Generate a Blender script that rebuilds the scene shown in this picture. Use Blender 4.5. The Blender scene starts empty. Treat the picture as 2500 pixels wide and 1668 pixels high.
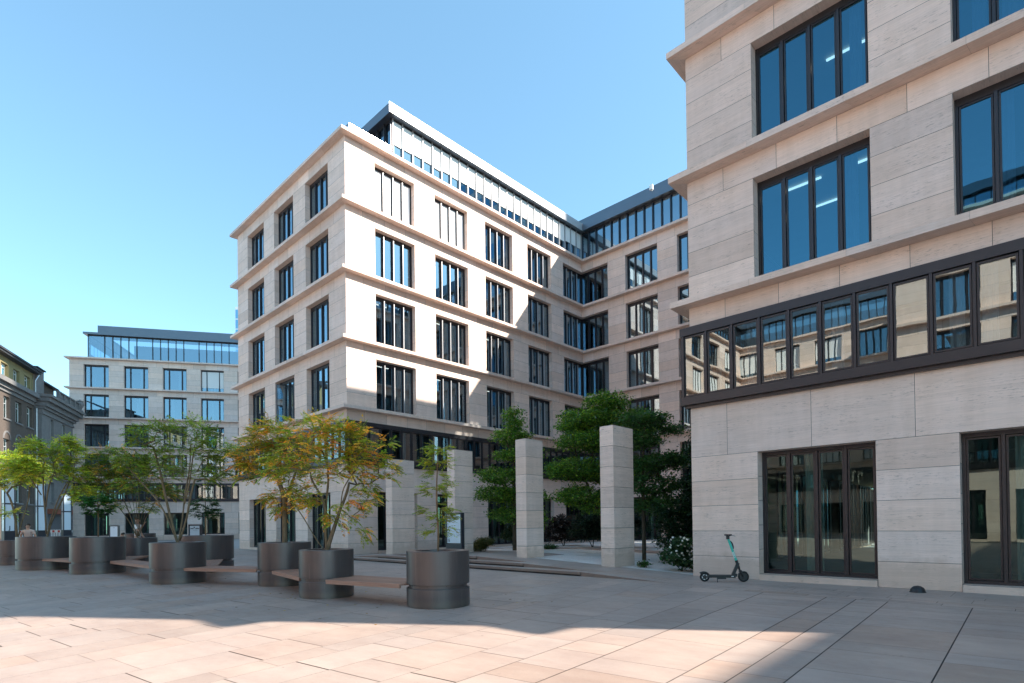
import bpy, bmesh, math, random
from math import sin, cos, pi, radians, sqrt, hypot, atan2
from mathutils import Vector, Matrix
random.seed(7)
S = bpy.context.scene
COL = S.collection

# ------------------------------------------------------------------ materials
def newmat(name):
    m = bpy.data.materials.new(name); m.use_nodes = True
    nt = m.node_tree; nt.nodes.clear()
    out = nt.nodes.new('ShaderNodeOutputMaterial')
    return m, nt, out
def N(nt, t, **kw):
    n = nt.nodes.new(t)
    for k, v in kw.items():
        if k in n.inputs.keys() if isinstance(k, str) else False:
            n.inputs[k].default_value = v
        else:
            setattr(n, k, v)
    return n
def L(nt, a, b): nt.links.new(a, b)
def ramp(nt, src, p0, p1, c0=(0,0,0,1), c1=(1,1,1,1)):
    r = nt.nodes.new('ShaderNodeValToRGB'); e = r.color_ramp.elements
    e[0].position = p0; e[1].position = p1; e[0].color = c0; e[1].color = c1
    L(nt, src, r.inputs[0]); return r
def mixc(nt, fac, a, b, mode='MIX'):
    m = nt.nodes.new('ShaderNodeMix'); m.data_type = 'RGBA'; m.blend_type = mode
    for i, v in ((0, fac), (6, a), (7, b)):
        if hasattr(v, 'is_output'): L(nt, v, m.inputs[i])
        else: m.inputs[i].default_value = v
    return m.outputs[2]
def mathn(nt, op, a, b=0.0):
    m = nt.nodes.new('ShaderNodeMath'); m.operation = op
    for i, v in ((0, a), (1, b)):
        if hasattr(v, 'is_output'): L(nt, v, m.inputs[i])
        else: m.inputs[i].default_value = v
    return m.outputs[0]
def noise(nt, vec, scale=1.0, detail=4.0, rough=.55, mapscale=None):
    if mapscale:
        mp = nt.nodes.new('ShaderNodeMapping'); mp.inputs['Scale'].default_value = mapscale
        L(nt, vec, mp.inputs[0]); vec = mp.outputs[0]
    n = nt.nodes.new('ShaderNodeTexNoise'); n.inputs['Scale'].default_value = scale
    n.inputs['Detail'].default_value = detail; n.inputs['Roughness'].default_value = rough
    L(nt, vec, n.inputs['Vector']); return n.outputs[0]
def bsdf(nt, out, color, rough=.6, metal=0.0, spec=.5, bump=None, bstr=.2, bdist=.01):
    b = nt.nodes.new('ShaderNodeBsdfPrincipled')
    for k, v in (('Base Color', color), ('Roughness', rough), ('Metallic', metal), ('Specular IOR Level', spec)):
        if hasattr(v, 'is_output'): L(nt, v, b.inputs[k])
        else: b.inputs[k].default_value = v
    if bump is not None:
        bp = nt.nodes.new('ShaderNodeBump'); bp.inputs['Strength'].default_value = bstr
        bp.inputs['Distance'].default_value = bdist
        L(nt, bump, bp.inputs['Height']); L(nt, bp.outputs[0], b.inputs['Normal'])
    L(nt, b.outputs[0], out.inputs[0]); return b
def simple(name, col, rough=.6, metal=0.0, spec=.5, nscale=8, namt=.18, bstr=.0):
    m, nt, out = newmat(name)
    g = nt.nodes.new('ShaderNodeNewGeometry')
    n = noise(nt, g.outputs['Position'], nscale, 5)
    c = mixc(nt, n, tuple(x*(1-namt) for x in col)+(1,), tuple(min(1, x*(1+namt)) for x in col)+(1,))
    bsdf(nt, out, c, rough, metal, spec, n if bstr else None, bstr)
    return m

def travertine(name, base, pit=.5, streak=.5):
    m, nt, out = newmat(name)
    uv = nt.nodes.new('ShaderNodeUVMap'); uv.uv_map = 'UVMap'; v = uv.outputs[0]
    at = nt.nodes.new('ShaderNodeVertexColor'); at.layer_name = 'Col'
    s1 = noise(nt, v, 1, 6, .6, (.35, 7, 1)); s2 = noise(nt, v, 1, 6, .7, (1.6, 34, 1)); cl = noise(nt, v, 1, 3, .5, (.5, 1.1, 1))
    c = mixc(nt, ramp(nt, s1, .3, .7).outputs[0], tuple(x*(1-.17*streak) for x in base)+(1,), tuple(min(1, x*1.05) for x in base)+(1,))
    c = mixc(nt, ramp(nt, s2, .38, .62).outputs[0], mixc(nt, 1.0, c, (1-.22*streak, 1-.24*streak, 1-.27*streak, 1), 'MULTIPLY'), c)
    p = noise(nt, v, 1, 5, .75, (6, 44, 1)); pm = noise(nt, v, 1, 2, .5, (.8, 3.2, 1))
    pv = mathn(nt, 'MULTIPLY', ramp(nt, p, .56, .63).outputs[0], ramp(nt, pm, .42, .60).outputs[0])
    pv = mathn(nt, 'MULTIPLY', pv, pit)
    c = mixc(nt, pv, c, tuple(x*.42 for x in base)+(1,))
    c = mixc(nt, ramp(nt, cl, .35, .75).outputs[0], c, mixc(nt, 1.0, c, (1.0, .97, .93, 1), 'MULTIPLY'))
    vs = noise(nt, v, 1, 4, .6, (2.6, .35, 1)); c = mixc(nt, ramp(nt, vs, .40, .62).outputs[0], mixc(nt, 1.0, c, (.93, .925, .915, 1), 'MULTIPLY'), c)
    c = mixc(nt, 1.0, c, at.outputs[0], 'MULTIPLY')
    # wet/dirt stain near the pavement (z is real height stored in uv only loosely; use world z)
    g = nt.nodes.new('ShaderNodeNewGeometry'); sx = nt.nodes.new('ShaderNodeSeparateXYZ'); L(nt, g.outputs['Position'], sx.inputs[0])
    dn = noise(nt, g.outputs['Position'], 3.2, 5, .65)
    zz = mathn(nt, 'ADD', sx.outputs[2], mathn(nt, 'MULTIPLY', dn, -.9))
    dr = ramp(nt, zz, .0, .25, (1, 1, 1, 1), (0, 0, 0, 1))
    c = mixc(nt, mathn(nt, 'MULTIPLY', dr.outputs[0], .42), c, tuple(x*f for x, f in zip(base, (.55, .50, .42)))+(1,))
    hb = mathn(nt, 'SUBTRACT', mathn(nt, 'MULTIPLY', s2, .4), pv)
    bsdf(nt, out, c, .62, 0, .35, hb, .35, .012)
    return m
M = {}
M['stone'] = travertine('travertine', (.87, .69, .605), .85, .45)
M['stone_rough'] = travertine('travertine_rough', (.86, .68, .595), 1.0, .55)
M['gap'] = simple('joint_shadow_gap', (.09, .08, .075), .9)
M['frame'] = simple('anthracite_frame', (.048, .046, .052), .38, .55, .5, 3, .1)
M['frame_light'] = simple('bronze_aluminium_frame', (.060, .056, .060), .34, .6, .5, 3, .1)
M['zinc'] = simple('roof_metal', (.16, .18, .21), .32, .75, .5, .6, .10)
M['zinc_sunlit'] = simple('sunlit_roof_metal', (.42, .42, .43), .42, .35, .5, .6, .08)  # paler copy of the roof metal, sun brightness put into the colour
M['dark'] = simple('dark_interior', (.13, .13, .14), .8)
M['blind'] = simple('white_blind_fabric', (.80, .79, .77), .8, 0, .2, 2, .03)
M['curtain'] = simple('grey_curtain', (.45, .46, .48), .9, 0, .2, 4, .1)
M['ceiling'] = simple('office_ceiling', (.34, .31, .20), .8, 0, .2, 2, .1)

def glassmat(name, refl=.34, tint=(.74, .88, 1.0), trans=(.48, .58, .62), wave=.5):
    m, nt, out = newmat(name)
    g = nt.nodes.new('ShaderNodeNewGeometry')
    nz = noise(nt, g.outputs['Position'], .75, 2, .5)
    bp = nt.nodes.new('ShaderNodeBump'); bp.inputs['Strength'].default_value = wave; bp.inputs['Distance'].default_value = .012
    L(nt, nz, bp.inputs['Height'])
    gl = nt.nodes.new('ShaderNodeBsdfGlossy'); gl.inputs['Color'].default_value = tint+(1,); gl.inputs['Roughness'].default_value = .0
    L(nt, bp.outputs[0], gl.inputs['Normal'])
    tr = nt.nodes.new('ShaderNodeBsdfTransparent'); tr.inputs[0].default_value = trans+(1,)
    lw = nt.nodes.new('ShaderNodeLayerWeight'); lw.inputs['Blend'].default_value = .32
    f = mathn(nt, 'ADD', refl, mathn(nt, 'MULTIPLY', lw.outputs['Fresnel'], 1-refl))
    mx = nt.nodes.new('ShaderNodeMixShader'); L(nt, f, mx.inputs[0]); L(nt, tr.outputs[0], mx.inputs[1]); L(nt, gl.outputs[0], mx.inputs[2])
    L(nt, mx.outputs[0], out.inputs[0]); return m
M['glass'] = glassmat('solar_glass', .36, (.62, .85, 1.0), wave=.16)
M['glass_deep'] = glassmat('deep_blue_solar_glass', .22, (.30, .74, 1.0), (.20, .38, .52), wave=.22)
M['glass_ribbon'] = glassmat('ribbon_glass', .28, (.72, .86, .88), wave=.12)
M['glass_rib_dark'] = glassmat('dark_ribbon_glass', .16, (.80, .90, .95), wave=.12)
M['glass_clear'] = glassmat('entrance_glass', .12, (.62, .82, .78), (.44, .60, .55), .10)
M['glass_pale'] = glassmat('balustrade_glass', .18, (.9, .95, 1), (.72, .8, .82), .1)

def leafmat(name, transl=.35):
    m, nt, out = newmat(name)
    at = nt.nodes.new('ShaderNodeVertexColor'); at.layer_name = 'Col'
    d = nt.nodes.new('ShaderNodeBsdfPrincipled'); d.inputs['Roughness'].default_value = .45; d.inputs['Specular IOR Level'].default_value = .35
    L(nt, at.outputs[0], d.inputs['Base Color'])
    t = nt.nodes.new('ShaderNodeBsdfTranslucent')
    L(nt, mixc(nt, 1.0, at.outputs[0], (1.6, 1.5, .8, 1), 'MULTIPLY'), t.inputs[0])
    mx = nt.nodes.new('ShaderNodeMixShader'); mx.inputs[0].default_value = transl
    L(nt, d.outputs[0], mx.inputs[1]); L(nt, t.outputs[0], mx.inputs[2]); L(nt, mx.outputs[0], out.inputs[0]); return m
M['leaf'] = leafmat('leaf')
def barkmat(name, c):
    m, nt, out = newmat(name)
    g = nt.nodes.new('ShaderNodeNewGeometry')
    n = noise(nt, g.outputs['Position'], 1, 6, .7, (26, 26, 5)); n2 = noise(nt, g.outputs['Position'], 3, 3)
    col = mixc(nt, ramp(nt, n, .35, .65).outputs[0], tuple(x*.5 for x in c)+(1,), c+(1,))
    col = mixc(nt, n2, col, mixc(nt, 1.0, col, (.8, .9, .7, 1), 'MULTIPLY'))
    bsdf(nt, out, col, .85, 0, .2, n, .6, .02); return m
M['bark'] = barkmat('bark', (.28, .205, .14)); M['bark_dark'] = barkmat('dark_bark', (.11, .085, .065)); M['bark_red'] = barkmat('sapling_bark', (.33, .20, .13))

def paving():
    m, nt, out = newmat('sandstone_paving')
    at = nt.nodes.new('ShaderNodeVertexColor'); at.layer_name = 'Col'
    uv = nt.nodes.new('ShaderNodeUVMap'); uv.uv_map = 'UVMap'
    g = nt.nodes.new('ShaderNodeNewGeometry')
    n1 = noise(nt, uv.outputs[0], 1, 6, .65, (1.2, 2.6, 1)); n2 = noise(nt, g.outputs['Position'], 90, 3, .7); n3 = noise(nt, g.outputs['Position'], .55, 5, .6)
    n4 = noise(nt, g.outputs['Position'], 5.5, 6, .7)
    c = mixc(nt, ramp(nt, n1, .3, .72).outputs[0], (.46, .345, .285, 1), (.54, .425, .355, 1))
    c = mixc(nt, ramp(nt, n2, .3, .7).outputs[0], mixc(nt, 1.0, c, (.86, .86, .87, 1), 'MULTIPLY'), c)
    c = mixc(nt, ramp(nt, n3, .35, .7).outputs[0], mixc(nt, 1.0, c, (.84, .84, .86, 1), 'MULTIPLY'), c)
    c = mixc(nt, mathn(nt, 'MULTIPLY', ramp(nt, n4, .60, .72).outputs[0], .25), c, (.24, .21, .2, 1))
    vo = nt.nodes.new('ShaderNodeTexVoronoi'); vo.inputs['Scale'].default_value = 1.7; L(nt, g.outputs['Position'], vo.inputs['Vector'])
    c = mixc(nt, mathn(nt, 'MULTIPLY', ramp(nt, vo.outputs['Distance'], .022, .034, (1, 1, 1, 1), (0, 0, 0, 1)).outputs[0], .6), c, (.16, .13, .12, 1))
    c = mixc(nt, 1.0, c, at.outputs[0], 'MULTIPLY')
    rr = ramp(nt, n4, .3, .8, (.42, .42, .42, 1), (.62, .62, .62, 1))
    bsdf(nt, out, c, rr.outputs[0], 0, .18, mathn(nt, 'ADD', mathn(nt, 'MULTIPLY', n2, .5), n4), .12, .006); return m
M['paving'] = paving()
M['ground'] = simple('pale_bounce_ground', (.40, .345, .315), .8, 0, .3, .7, .2)  # outer ground kept pale to bounce more light into the shade
def gravel():
    m, nt, out = newmat('white_gravel')
    g = nt.nodes.new('ShaderNodeNewGeometry')
    v = nt.nodes.new('ShaderNodeTexVoronoi'); v.inputs['Scale'].default_value = 38; L(nt, g.outputs['Position'], v.inputs['Vector'])
    n = noise(nt, g.outputs['Position'], 1.3, 5)
    c = mixc(nt, ramp(nt, v.outputs['Distance'], .15, .75).outputs[0], (.97, .90, .84, 1), (.72, .67, .63, 1))
    c = mixc(nt, ramp(nt, n, .55, .72).outputs[0], c, mixc(nt, 1.0, c, (.72, .68, .6, 1), 'MULTIPLY'))
    bsdf(nt, out, c, .8, 0, .3, v.outputs['Distance'], .9, -.02); return m
M['gravel'] = gravel()
def planter_metal():
    m, nt, out = newmat('bronze_planter_steel')
    g = nt.nodes.new('ShaderNodeTexCoord')
    n = noise(nt, g.outputs['Object'], 1, 4, .6, (7, 7, .6)); n2 = noise(nt, g.outputs['Object'], 5, 5)
    c = mixc(nt, n, (.094, .087, .090, 1), (.150, .138, .138, 1))
    c = mixc(nt, mathn(nt, 'MULTIPLY', ramp(nt, n2, .55, .8).outputs[0], .3), c, (.10, .09, .085, 1))
    sz = nt.nodes.new('ShaderNodeSeparateXYZ'); L(nt, g.outputs['Object'], sz.inputs[0]); dn = noise(nt, g.outputs['Object'], 9, 5, .7); st_ = noise(nt, g.outputs['Object'], 1, 4, .6, (16, 16, .9))
    zf = mathn(nt, 'ADD', sz.outputs[2], mathn(nt, 'MULTIPLY', dn, -.16))
    c = mixc(nt, mathn(nt, 'MULTIPLY', ramp(nt, zf, -.02, .10, (1, 1, 1, 1), (0, 0, 0, 1)).outputs[0], .55), c, (.20, .17, .145, 1))
    c = mixc(nt, mathn(nt, 'MULTIPLY', ramp(nt, st_, .58, .72).outputs[0], .22), c, (.26, .235, .215, 1))
    rr = ramp(nt, n2, .2, .8, (.30, .30, .30, 1), (.42, .42, .42, 1))
    bsdf(nt, out, c, rr.outputs[0], .62, .5, n, .04, .01); return m
M['planter'] = planter_metal()
def wood():
    m, nt, out = newmat('weathered_bench_wood')
    g = nt.nodes.new('ShaderNodeTexCoord')
    n = noise(nt, g.outputs['UV'], 1, 6, .7, (1.5, 45, 1))
    at = nt.nodes.new('ShaderNodeVertexColor'); at.layer_name = 'Col'
    c = mixc(nt, ramp(nt, n, .3, .7).outputs[0], (.27, .145, .10, 1), (.50, .31, .235, 1))
    c = mixc(nt, 1.0, c, at.outputs[0], 'MULTIPLY')
    bsdf(nt, out, c, .6, 0, .35, n, .3, .01); return m
M['wood'] = wood()
M['soil'] = simple('soil', (.05, .036, .026), .95, 0, .2, 30, .4, .5)
M['black'] = simple('black_plastic', (.018, .018, .02), .42, 0, .5)
M['rubber'] = simple('tyre_rubber', (.022, .022, .023), .8, 0, .3)
M['teal'] = simple('teal_paint', (.06, .56, .43), .32, 0, .5, 8, .03)
M['steel'] = simple('steel', (.55, .56, .58), .3, .9)
M['white_paint'] = simple('white_paint', (.78, .78, .77), .5)
M['red_paint'] = simple('red_paint', (.55, .05, .04), .5)
M['skin'] = simple('skin', (.56, .33, .24), .5, 0, .4, 20, .06)
M['hair'] = simple('brown_hair', (.06, .035, .02), .6)
M['shirt'] = simple('white_cotton', (.92, .92, .92), .85, 0, .2, 5, .04)
M['pink'] = simple('pale_pink_cotton', (.76, .58, .52), .85, 0, .2, 5, .04)
M['denim'] = simple('dark_denim', (.06, .08, .13), .9)
M['sign_white'] = simple('sign_face', (.62, .70, .76), .35, 0, .5, 2, .02)
M['ink'] = simple('sign_lettering', (.03, .04, .05), .6)
M['sign_frame'] = simple('sign_metal', (.045, .048, .058), .35, .4)
M['roughcast'] = simple('grey_brown_roughcast', (.135, .108, .092), .95, 0, .1, 6, .22, .4)
M['oldstone'] = simple('weathered_grey_stone', (.21, .20, .195), .9, 0, .2, 3, .25, .3)
M['ochre'] = simple('ochre_plaster', (.30, .25, .13), .9, 0, .2, 2, .08)
M['oldroof'] = simple('dark_slate_roof', (.05, .052, .06), .7)
M['copper'] = simple('red_brown_portal', (.28, .09, .05), .7)
M['oldwhite'] = simple('old_window_white', (.62, .63, .62), .6)
M['tower_glass'] = simple('blue_tower_glass', (.10, .33, .55), .12, .3, .8, .05, .1)
M['tower_frame'] = simple('pale_tower_frame', (.50, .56, .62), .6)
M['asphalt'] = simple('asphalt', (.11, .11, .115), .85, 0, .3, 2, .15)
M['fur'] = M['hair']

def grimy(name, c):
    return simple(name, c, .8)

# ------------------------------------------------------------------ mesh helper
class MB:
    def __init__(s): s.v = []; s.f = []; s.uv = []; s.c = []; s.mi = []
    def face(s, pts, uv=None, col=(1, 1, 1), mi=0):
        i = len(s.v); s.v += [tuple(p) for p in pts]; s.f.append(tuple(range(i, i+len(pts))))
        if uv is None:
            a = Vector(pts[1])-Vector(pts[0]); b = Vector(pts[-1])-Vector(pts[0])
            la, lb = a.length, b.length; uv = [(0, 0), (la, 0), (la, lb), (0, lb)][:len(pts)]
            while len(uv) < len(pts): uv.append((0, 0))
        s.uv += uv; s.c += [col]*len(pts); s.mi.append(mi)
    def quad(s, a, b, c, d, uv=None, col=(1, 1, 1), mi=0): s.face((a, b, c, d), uv, col, mi)
    def box(s, c, sz, rz=0, col=(1, 1, 1), mi=0, ax=None, skip=()):
        """box centred at c; optional ax=(vx,vy,vz) orthonormal axes"""
        if ax is None: ax = (Vector((cos(rz), sin(rz), 0)), Vector((-sin(rz), cos(rz), 0)), Vector((0, 0, 1)))
        c = Vector(c); h = [x/2 for x in sz]
        P = lambda i, j, k: c+ax[0]*h[0]*i+ax[1]*h[1]*j+ax[2]*h[2]*k
        fs = {'-x': ((-1, 1, -1), (-1, -1, -1), (-1, -1, 1), (-1, 1, 1)), '+x': ((1, -1, -1), (1, 1, -1), (1, 1, 1), (1, -1, 1)),
              '-y': ((-1, -1, -1), (1, -1, -1), (1, -1, 1), (-1, -1, 1)), '+y': ((1, 1, -1), (-1, 1, -1), (-1, 1, 1), (1, 1, 1)),
              '+z': ((-1, -1, 1), (1, -1, 1), (1, 1, 1), (-1, 1, 1)), '-z': ((-1, 1, -1), (1, 1, -1), (1, -1, -1), (-1, -1, -1))}
        ru, rv = random.random()*20, random.random()*20
        for k, q in fs.items():
            if k in skip: continue
            pts = [P(*t) for t in q]
            la = (pts[1]-pts[0]).length; lb = (pts[3]-pts[0]).length
            s.face(pts, [(ru, rv), (ru+la, rv), (ru+la, rv+lb), (ru, rv+lb)], col, mi)
    def cyl(s, p0, p1, r0, r1=None, n=12, caps=True, col=(1, 1, 1), mi=0):
        p0 = Vector(p0); p1 = Vector(p1); r1 = r0 if r1 is None else r1
        d = (p1-p0).normalized(); u = d.orthogonal().normalized(); w = d.cross(u)
        a = [p0+(u*cos(2*pi*i/n)+w*sin(2*pi*i/n))*r0 for i in range(n)]
        b = [p1+(u*cos(2*pi*i/n)+w*sin(2*pi*i/n))*r1 for i in range(n)]
        for i in range(n):
            j = (i+1) % n; s.face((a[i], a[j], b[j], b[i]), None, col, mi)
        if caps:
            s.face(a[::-1], None, col, mi); s.face(b, None, col, mi)
    def tube(s, pts, rad, n=8, caps=True, col=(1, 1, 1)):
        """smooth tube with shared rings"""
        pts = [Vector(p) for p in pts]; base = len(s.v); k = len(pts)
        u = None
        for i, p in enumerate(pts):
            d = (pts[min(i+1, k-1)]-pts[max(i-1, 0)]).normalized()
            if u is None: u = d.orthogonal().normalized()
            u = (u-d*u.dot(d)).normalized(); w = d.cross(u)
            r = rad[i] if hasattr(rad, '__len__') else rad
            for j in range(n): s.v.append(tuple(p+(u*cos(2*pi*j/n)+w*sin(2*pi*j/n))*r))
        for i in range(k-1):
            for j in range(n):
                j2 = (j+1) % n
                s.f.append((base+i*n+j, base+i*n+j2, base+(i+1)*n+j2, base+(i+1)*n+j))
                s.uv += [(j, i), (j+1, i), (j+1, i+1), (j, i+1)]; s.c += [col]*4; s.mi.append(0)
        if caps:
            s.f.append(tuple(base+j for j in range(n))[::-1]); s.f.append(tuple(base+(k-1)*n+j for j in range(n)))
            for _ in range(2): s.uv += [(0, 0)]*n; s.c += [col]*n; s.mi.append(0)
    def lathe(s, c, prof, n=40, sx=1.0, sy=1.0, rz=0.0, col=(1, 1, 1)):
        base = len(s.v); k = len(prof)
        for (r, z) in prof:
            for j in range(n):
                a = 2*pi*j/n; x, y = r*cos(a)*sx, r*sin(a)*sy
                s.v.append((c[0]+x*cos(rz)-y*sin(rz), c[1]+x*sin(rz)+y*cos(rz), c[2]+z))
        for i in range(k-1):
            for j in range(n):
                j2 = (j+1) % n
                s.f.append((base+i*n+j, base+i*n+j2, base+(i+1)*n+j2, base+(i+1)*n+j))
                s.uv += [(j/n*4, prof[i][1]), ((j+1)/n*4, prof[i][1]), ((j+1)/n*4, prof[i+1][1]), (j/n*4, prof[i+1][1])]; s.c += [col]*4; s.mi.append(0)
    def build(s, name, mat, parent=None, smooth=False, auto=None, bevel=0):
        me = bpy.data.meshes.new(name); me.from_pydata(s.v, [], s.f)
        for m in (mat if isinstance(mat, (list, tuple)) else [mat]): me.materials.append(m)
        ul = me.uv_layers.new(name='UVMap'); ul.data.foreach_set('uv', [x for p in s.uv for x in p])
        ca = me.color_attributes.new('Col', 'FLOAT_COLOR', 'CORNER'); ca.data.foreach_set('color', [x for p in s.c for x in (p[0], p[1], p[2], 1.0)])
        me.polygons.foreach_set('material_index', s.mi)
        if smooth: me.polygons.foreach_set('use_smooth', [True]*len(s.f))
        me.update(); o = bpy.data.objects.new(name, me); COL.objects.link(o)
        if parent: keep(o, parent)
        if bevel:
            md = o.modifiers.new('bevel', 'BEVEL'); md.width = bevel; md.segments = 2; md.limit_method = 'ANGLE'
        if smooth and auto:
            me.set_sharp_from_angle(angle=radians(auto))
        return o
def tag(o, label=None, cat=None, group=None, kind=None):
    if label: o['label'] = label
    if cat: o['category'] = cat
    if group: o['group'] = group
    if kind: o['kind'] = kind
    return o
def empty(name, loc, label, cat, group=None, rz=0):
    o = bpy.data.objects.new(name, None); COL.objects.link(o); o.location = loc; o.rotation_euler = (0, 0, rz)
    o.empty_display_size = .2
    return tag(o, label, cat, group)
def world(o):
    m = Matrix.LocRotScale(o.location, o.rotation_euler, None)
    return world(o.parent)@o.matrix_parent_inverse@m if o.parent else m
def keep(o, p):
    """parent child built in world coordinates"""
    o.parent = p; o.matrix_parent_inverse = world(p).inverted()
    return o

# ------------------------------------------------------------------ facade system
FL = 3.475; S0 = 7.37; SL = .16; OH = .38
def SK(k): return S0+FL*k
def tint():
    a = random.gauss(.99, .055); b = random.gauss(0, .018)
    return (a*(1+b), a, a*(1-b))
def normal_of(d): return (d[1], -d[0])
def seg_info(path):
    out = []
    for a, b in zip(path[:-1], path[1:]):
        l = hypot(b[0]-a[0], b[1]-a[1]); d = ((b[0]-a[0])/l, (b[1]-a[1])/l); out.append((a, d, normal_of(d), l))
    return out
def offset_path(path, o):
    """offset to the right (outward) with mitres"""
    sg = seg_info(path); pts = []
    for i, p in enumerate(path):
        if i == 0: n = sg[0][2]; pts.append((p[0]+n[0]*o, p[1]+n[1]*o))
        elif i == len(path)-1: n = sg[-1][2]; pts.append((p[0]+n[0]*o, p[1]+n[1]*o))
        else:
            n1, n2 = sg[i-1][2], sg[i][2]; k = 1+n1[0]*n2[0]+n1[1]*n2[1]
            pts.append((p[0]+(n1[0]+n2[0])*o/k, p[1]+(n1[1]+n2[1])*o/k))
    return pts
def band(mb, path, z0, z1, oi, oo, caps=True, tintseg=None, col=(1, 1, 1), closed_ends=(0, 0)):
    """solid band between offsets oi<oo; long faces cut in pieces of tintseg metres"""
    A = offset_path(path, oi); B = offset_path(path, oo)
    for i in range(len(path)-1):
        L_ = hypot(B[i+1][0]-B[i][0], B[i+1][1]-B[i][1]); n = max(1, round(L_/tintseg)) if tintseg else 1
        for k in range(n):
            t0, t1 = k/n, (k+1)/n
            g = .0022 if n > 1 else 0
            lerp = lambda P, Q, t: (P[0]+(Q[0]-P[0])*t, P[1]+(Q[1]-P[1])*t)
            s0 = t0+(g/L_*1.0 if k > 0 else 0); s1 = t1-(g/L_*1.0 if k < n-1 else 0)
            b0, b1, a0, a1 = lerp(B[i], B[i+1], s0), lerp(B[i], B[i+1], s1), lerp(A[i], A[i+1], s0), lerp(A[i], A[i+1], s1)
            c = tint() if tintseg else col; r = random.random()*30; Ls = L_/n
            V = lambda p, z: (p[0], p[1], z)
            mb.quad(V(b0, z0), V(b1, z0), V(b1, z1), V(b0, z1), [(r, r), (r+Ls, r), (r+Ls, r+z1-z0), (r, r+z1-z0)], c)
            mb.quad(V(a0, z0), V(a1, z0), V(b1, z0), V(b0, z0), [(r, r), (r+Ls, r), (r+Ls, r+.4), (r, r+.4)], c)
            mb.quad(V(b0, z1), V(b1, z1), V(a1, z1), V(a0, z1), [(r, r), (r+Ls, r), (r+Ls, r+.4), (r, r+.4)], c)
            if n > 1 and k < n-1:   # dark joint line
                c2 = (.35, .33, .31); bn0, bn1 = lerp(B[i], B[i+1], s1), lerp(B[i], B[i+1], t1+g/L_)
                an0, an1 = lerp(A[i], A[i+1], s1), lerp(A[i], A[i+1], t1+g/L_)
                nn = seg_info(path)[i][2]; q = .004
                bn0 = (bn0[0]-nn[0]*q, bn0[1]-nn[1]*q); bn1 = (bn1[0]-nn[0]*q, bn1[1]-nn[1]*q)
                mb.quad(V(bn0, z0), V(bn1, z0), V(bn1, z1), V(bn0, z1), None, c2)
                mb.quad(V(an0, z0+q), V(an1, z0+q), V(bn1, z0+q), V(bn0, z0+q), None, c2)
    for i, j in ((0, 1), (len(path)-1, -1)):
        a, b = A[i], B[i]
        q = [(a[0], a[1], z0), (b[0], b[1], z0), (b[0], b[1], z1), (a[0], a[1], z1)]
        mb.face(q if j == 1 else q[::-1], None, col)
REC = .33
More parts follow.
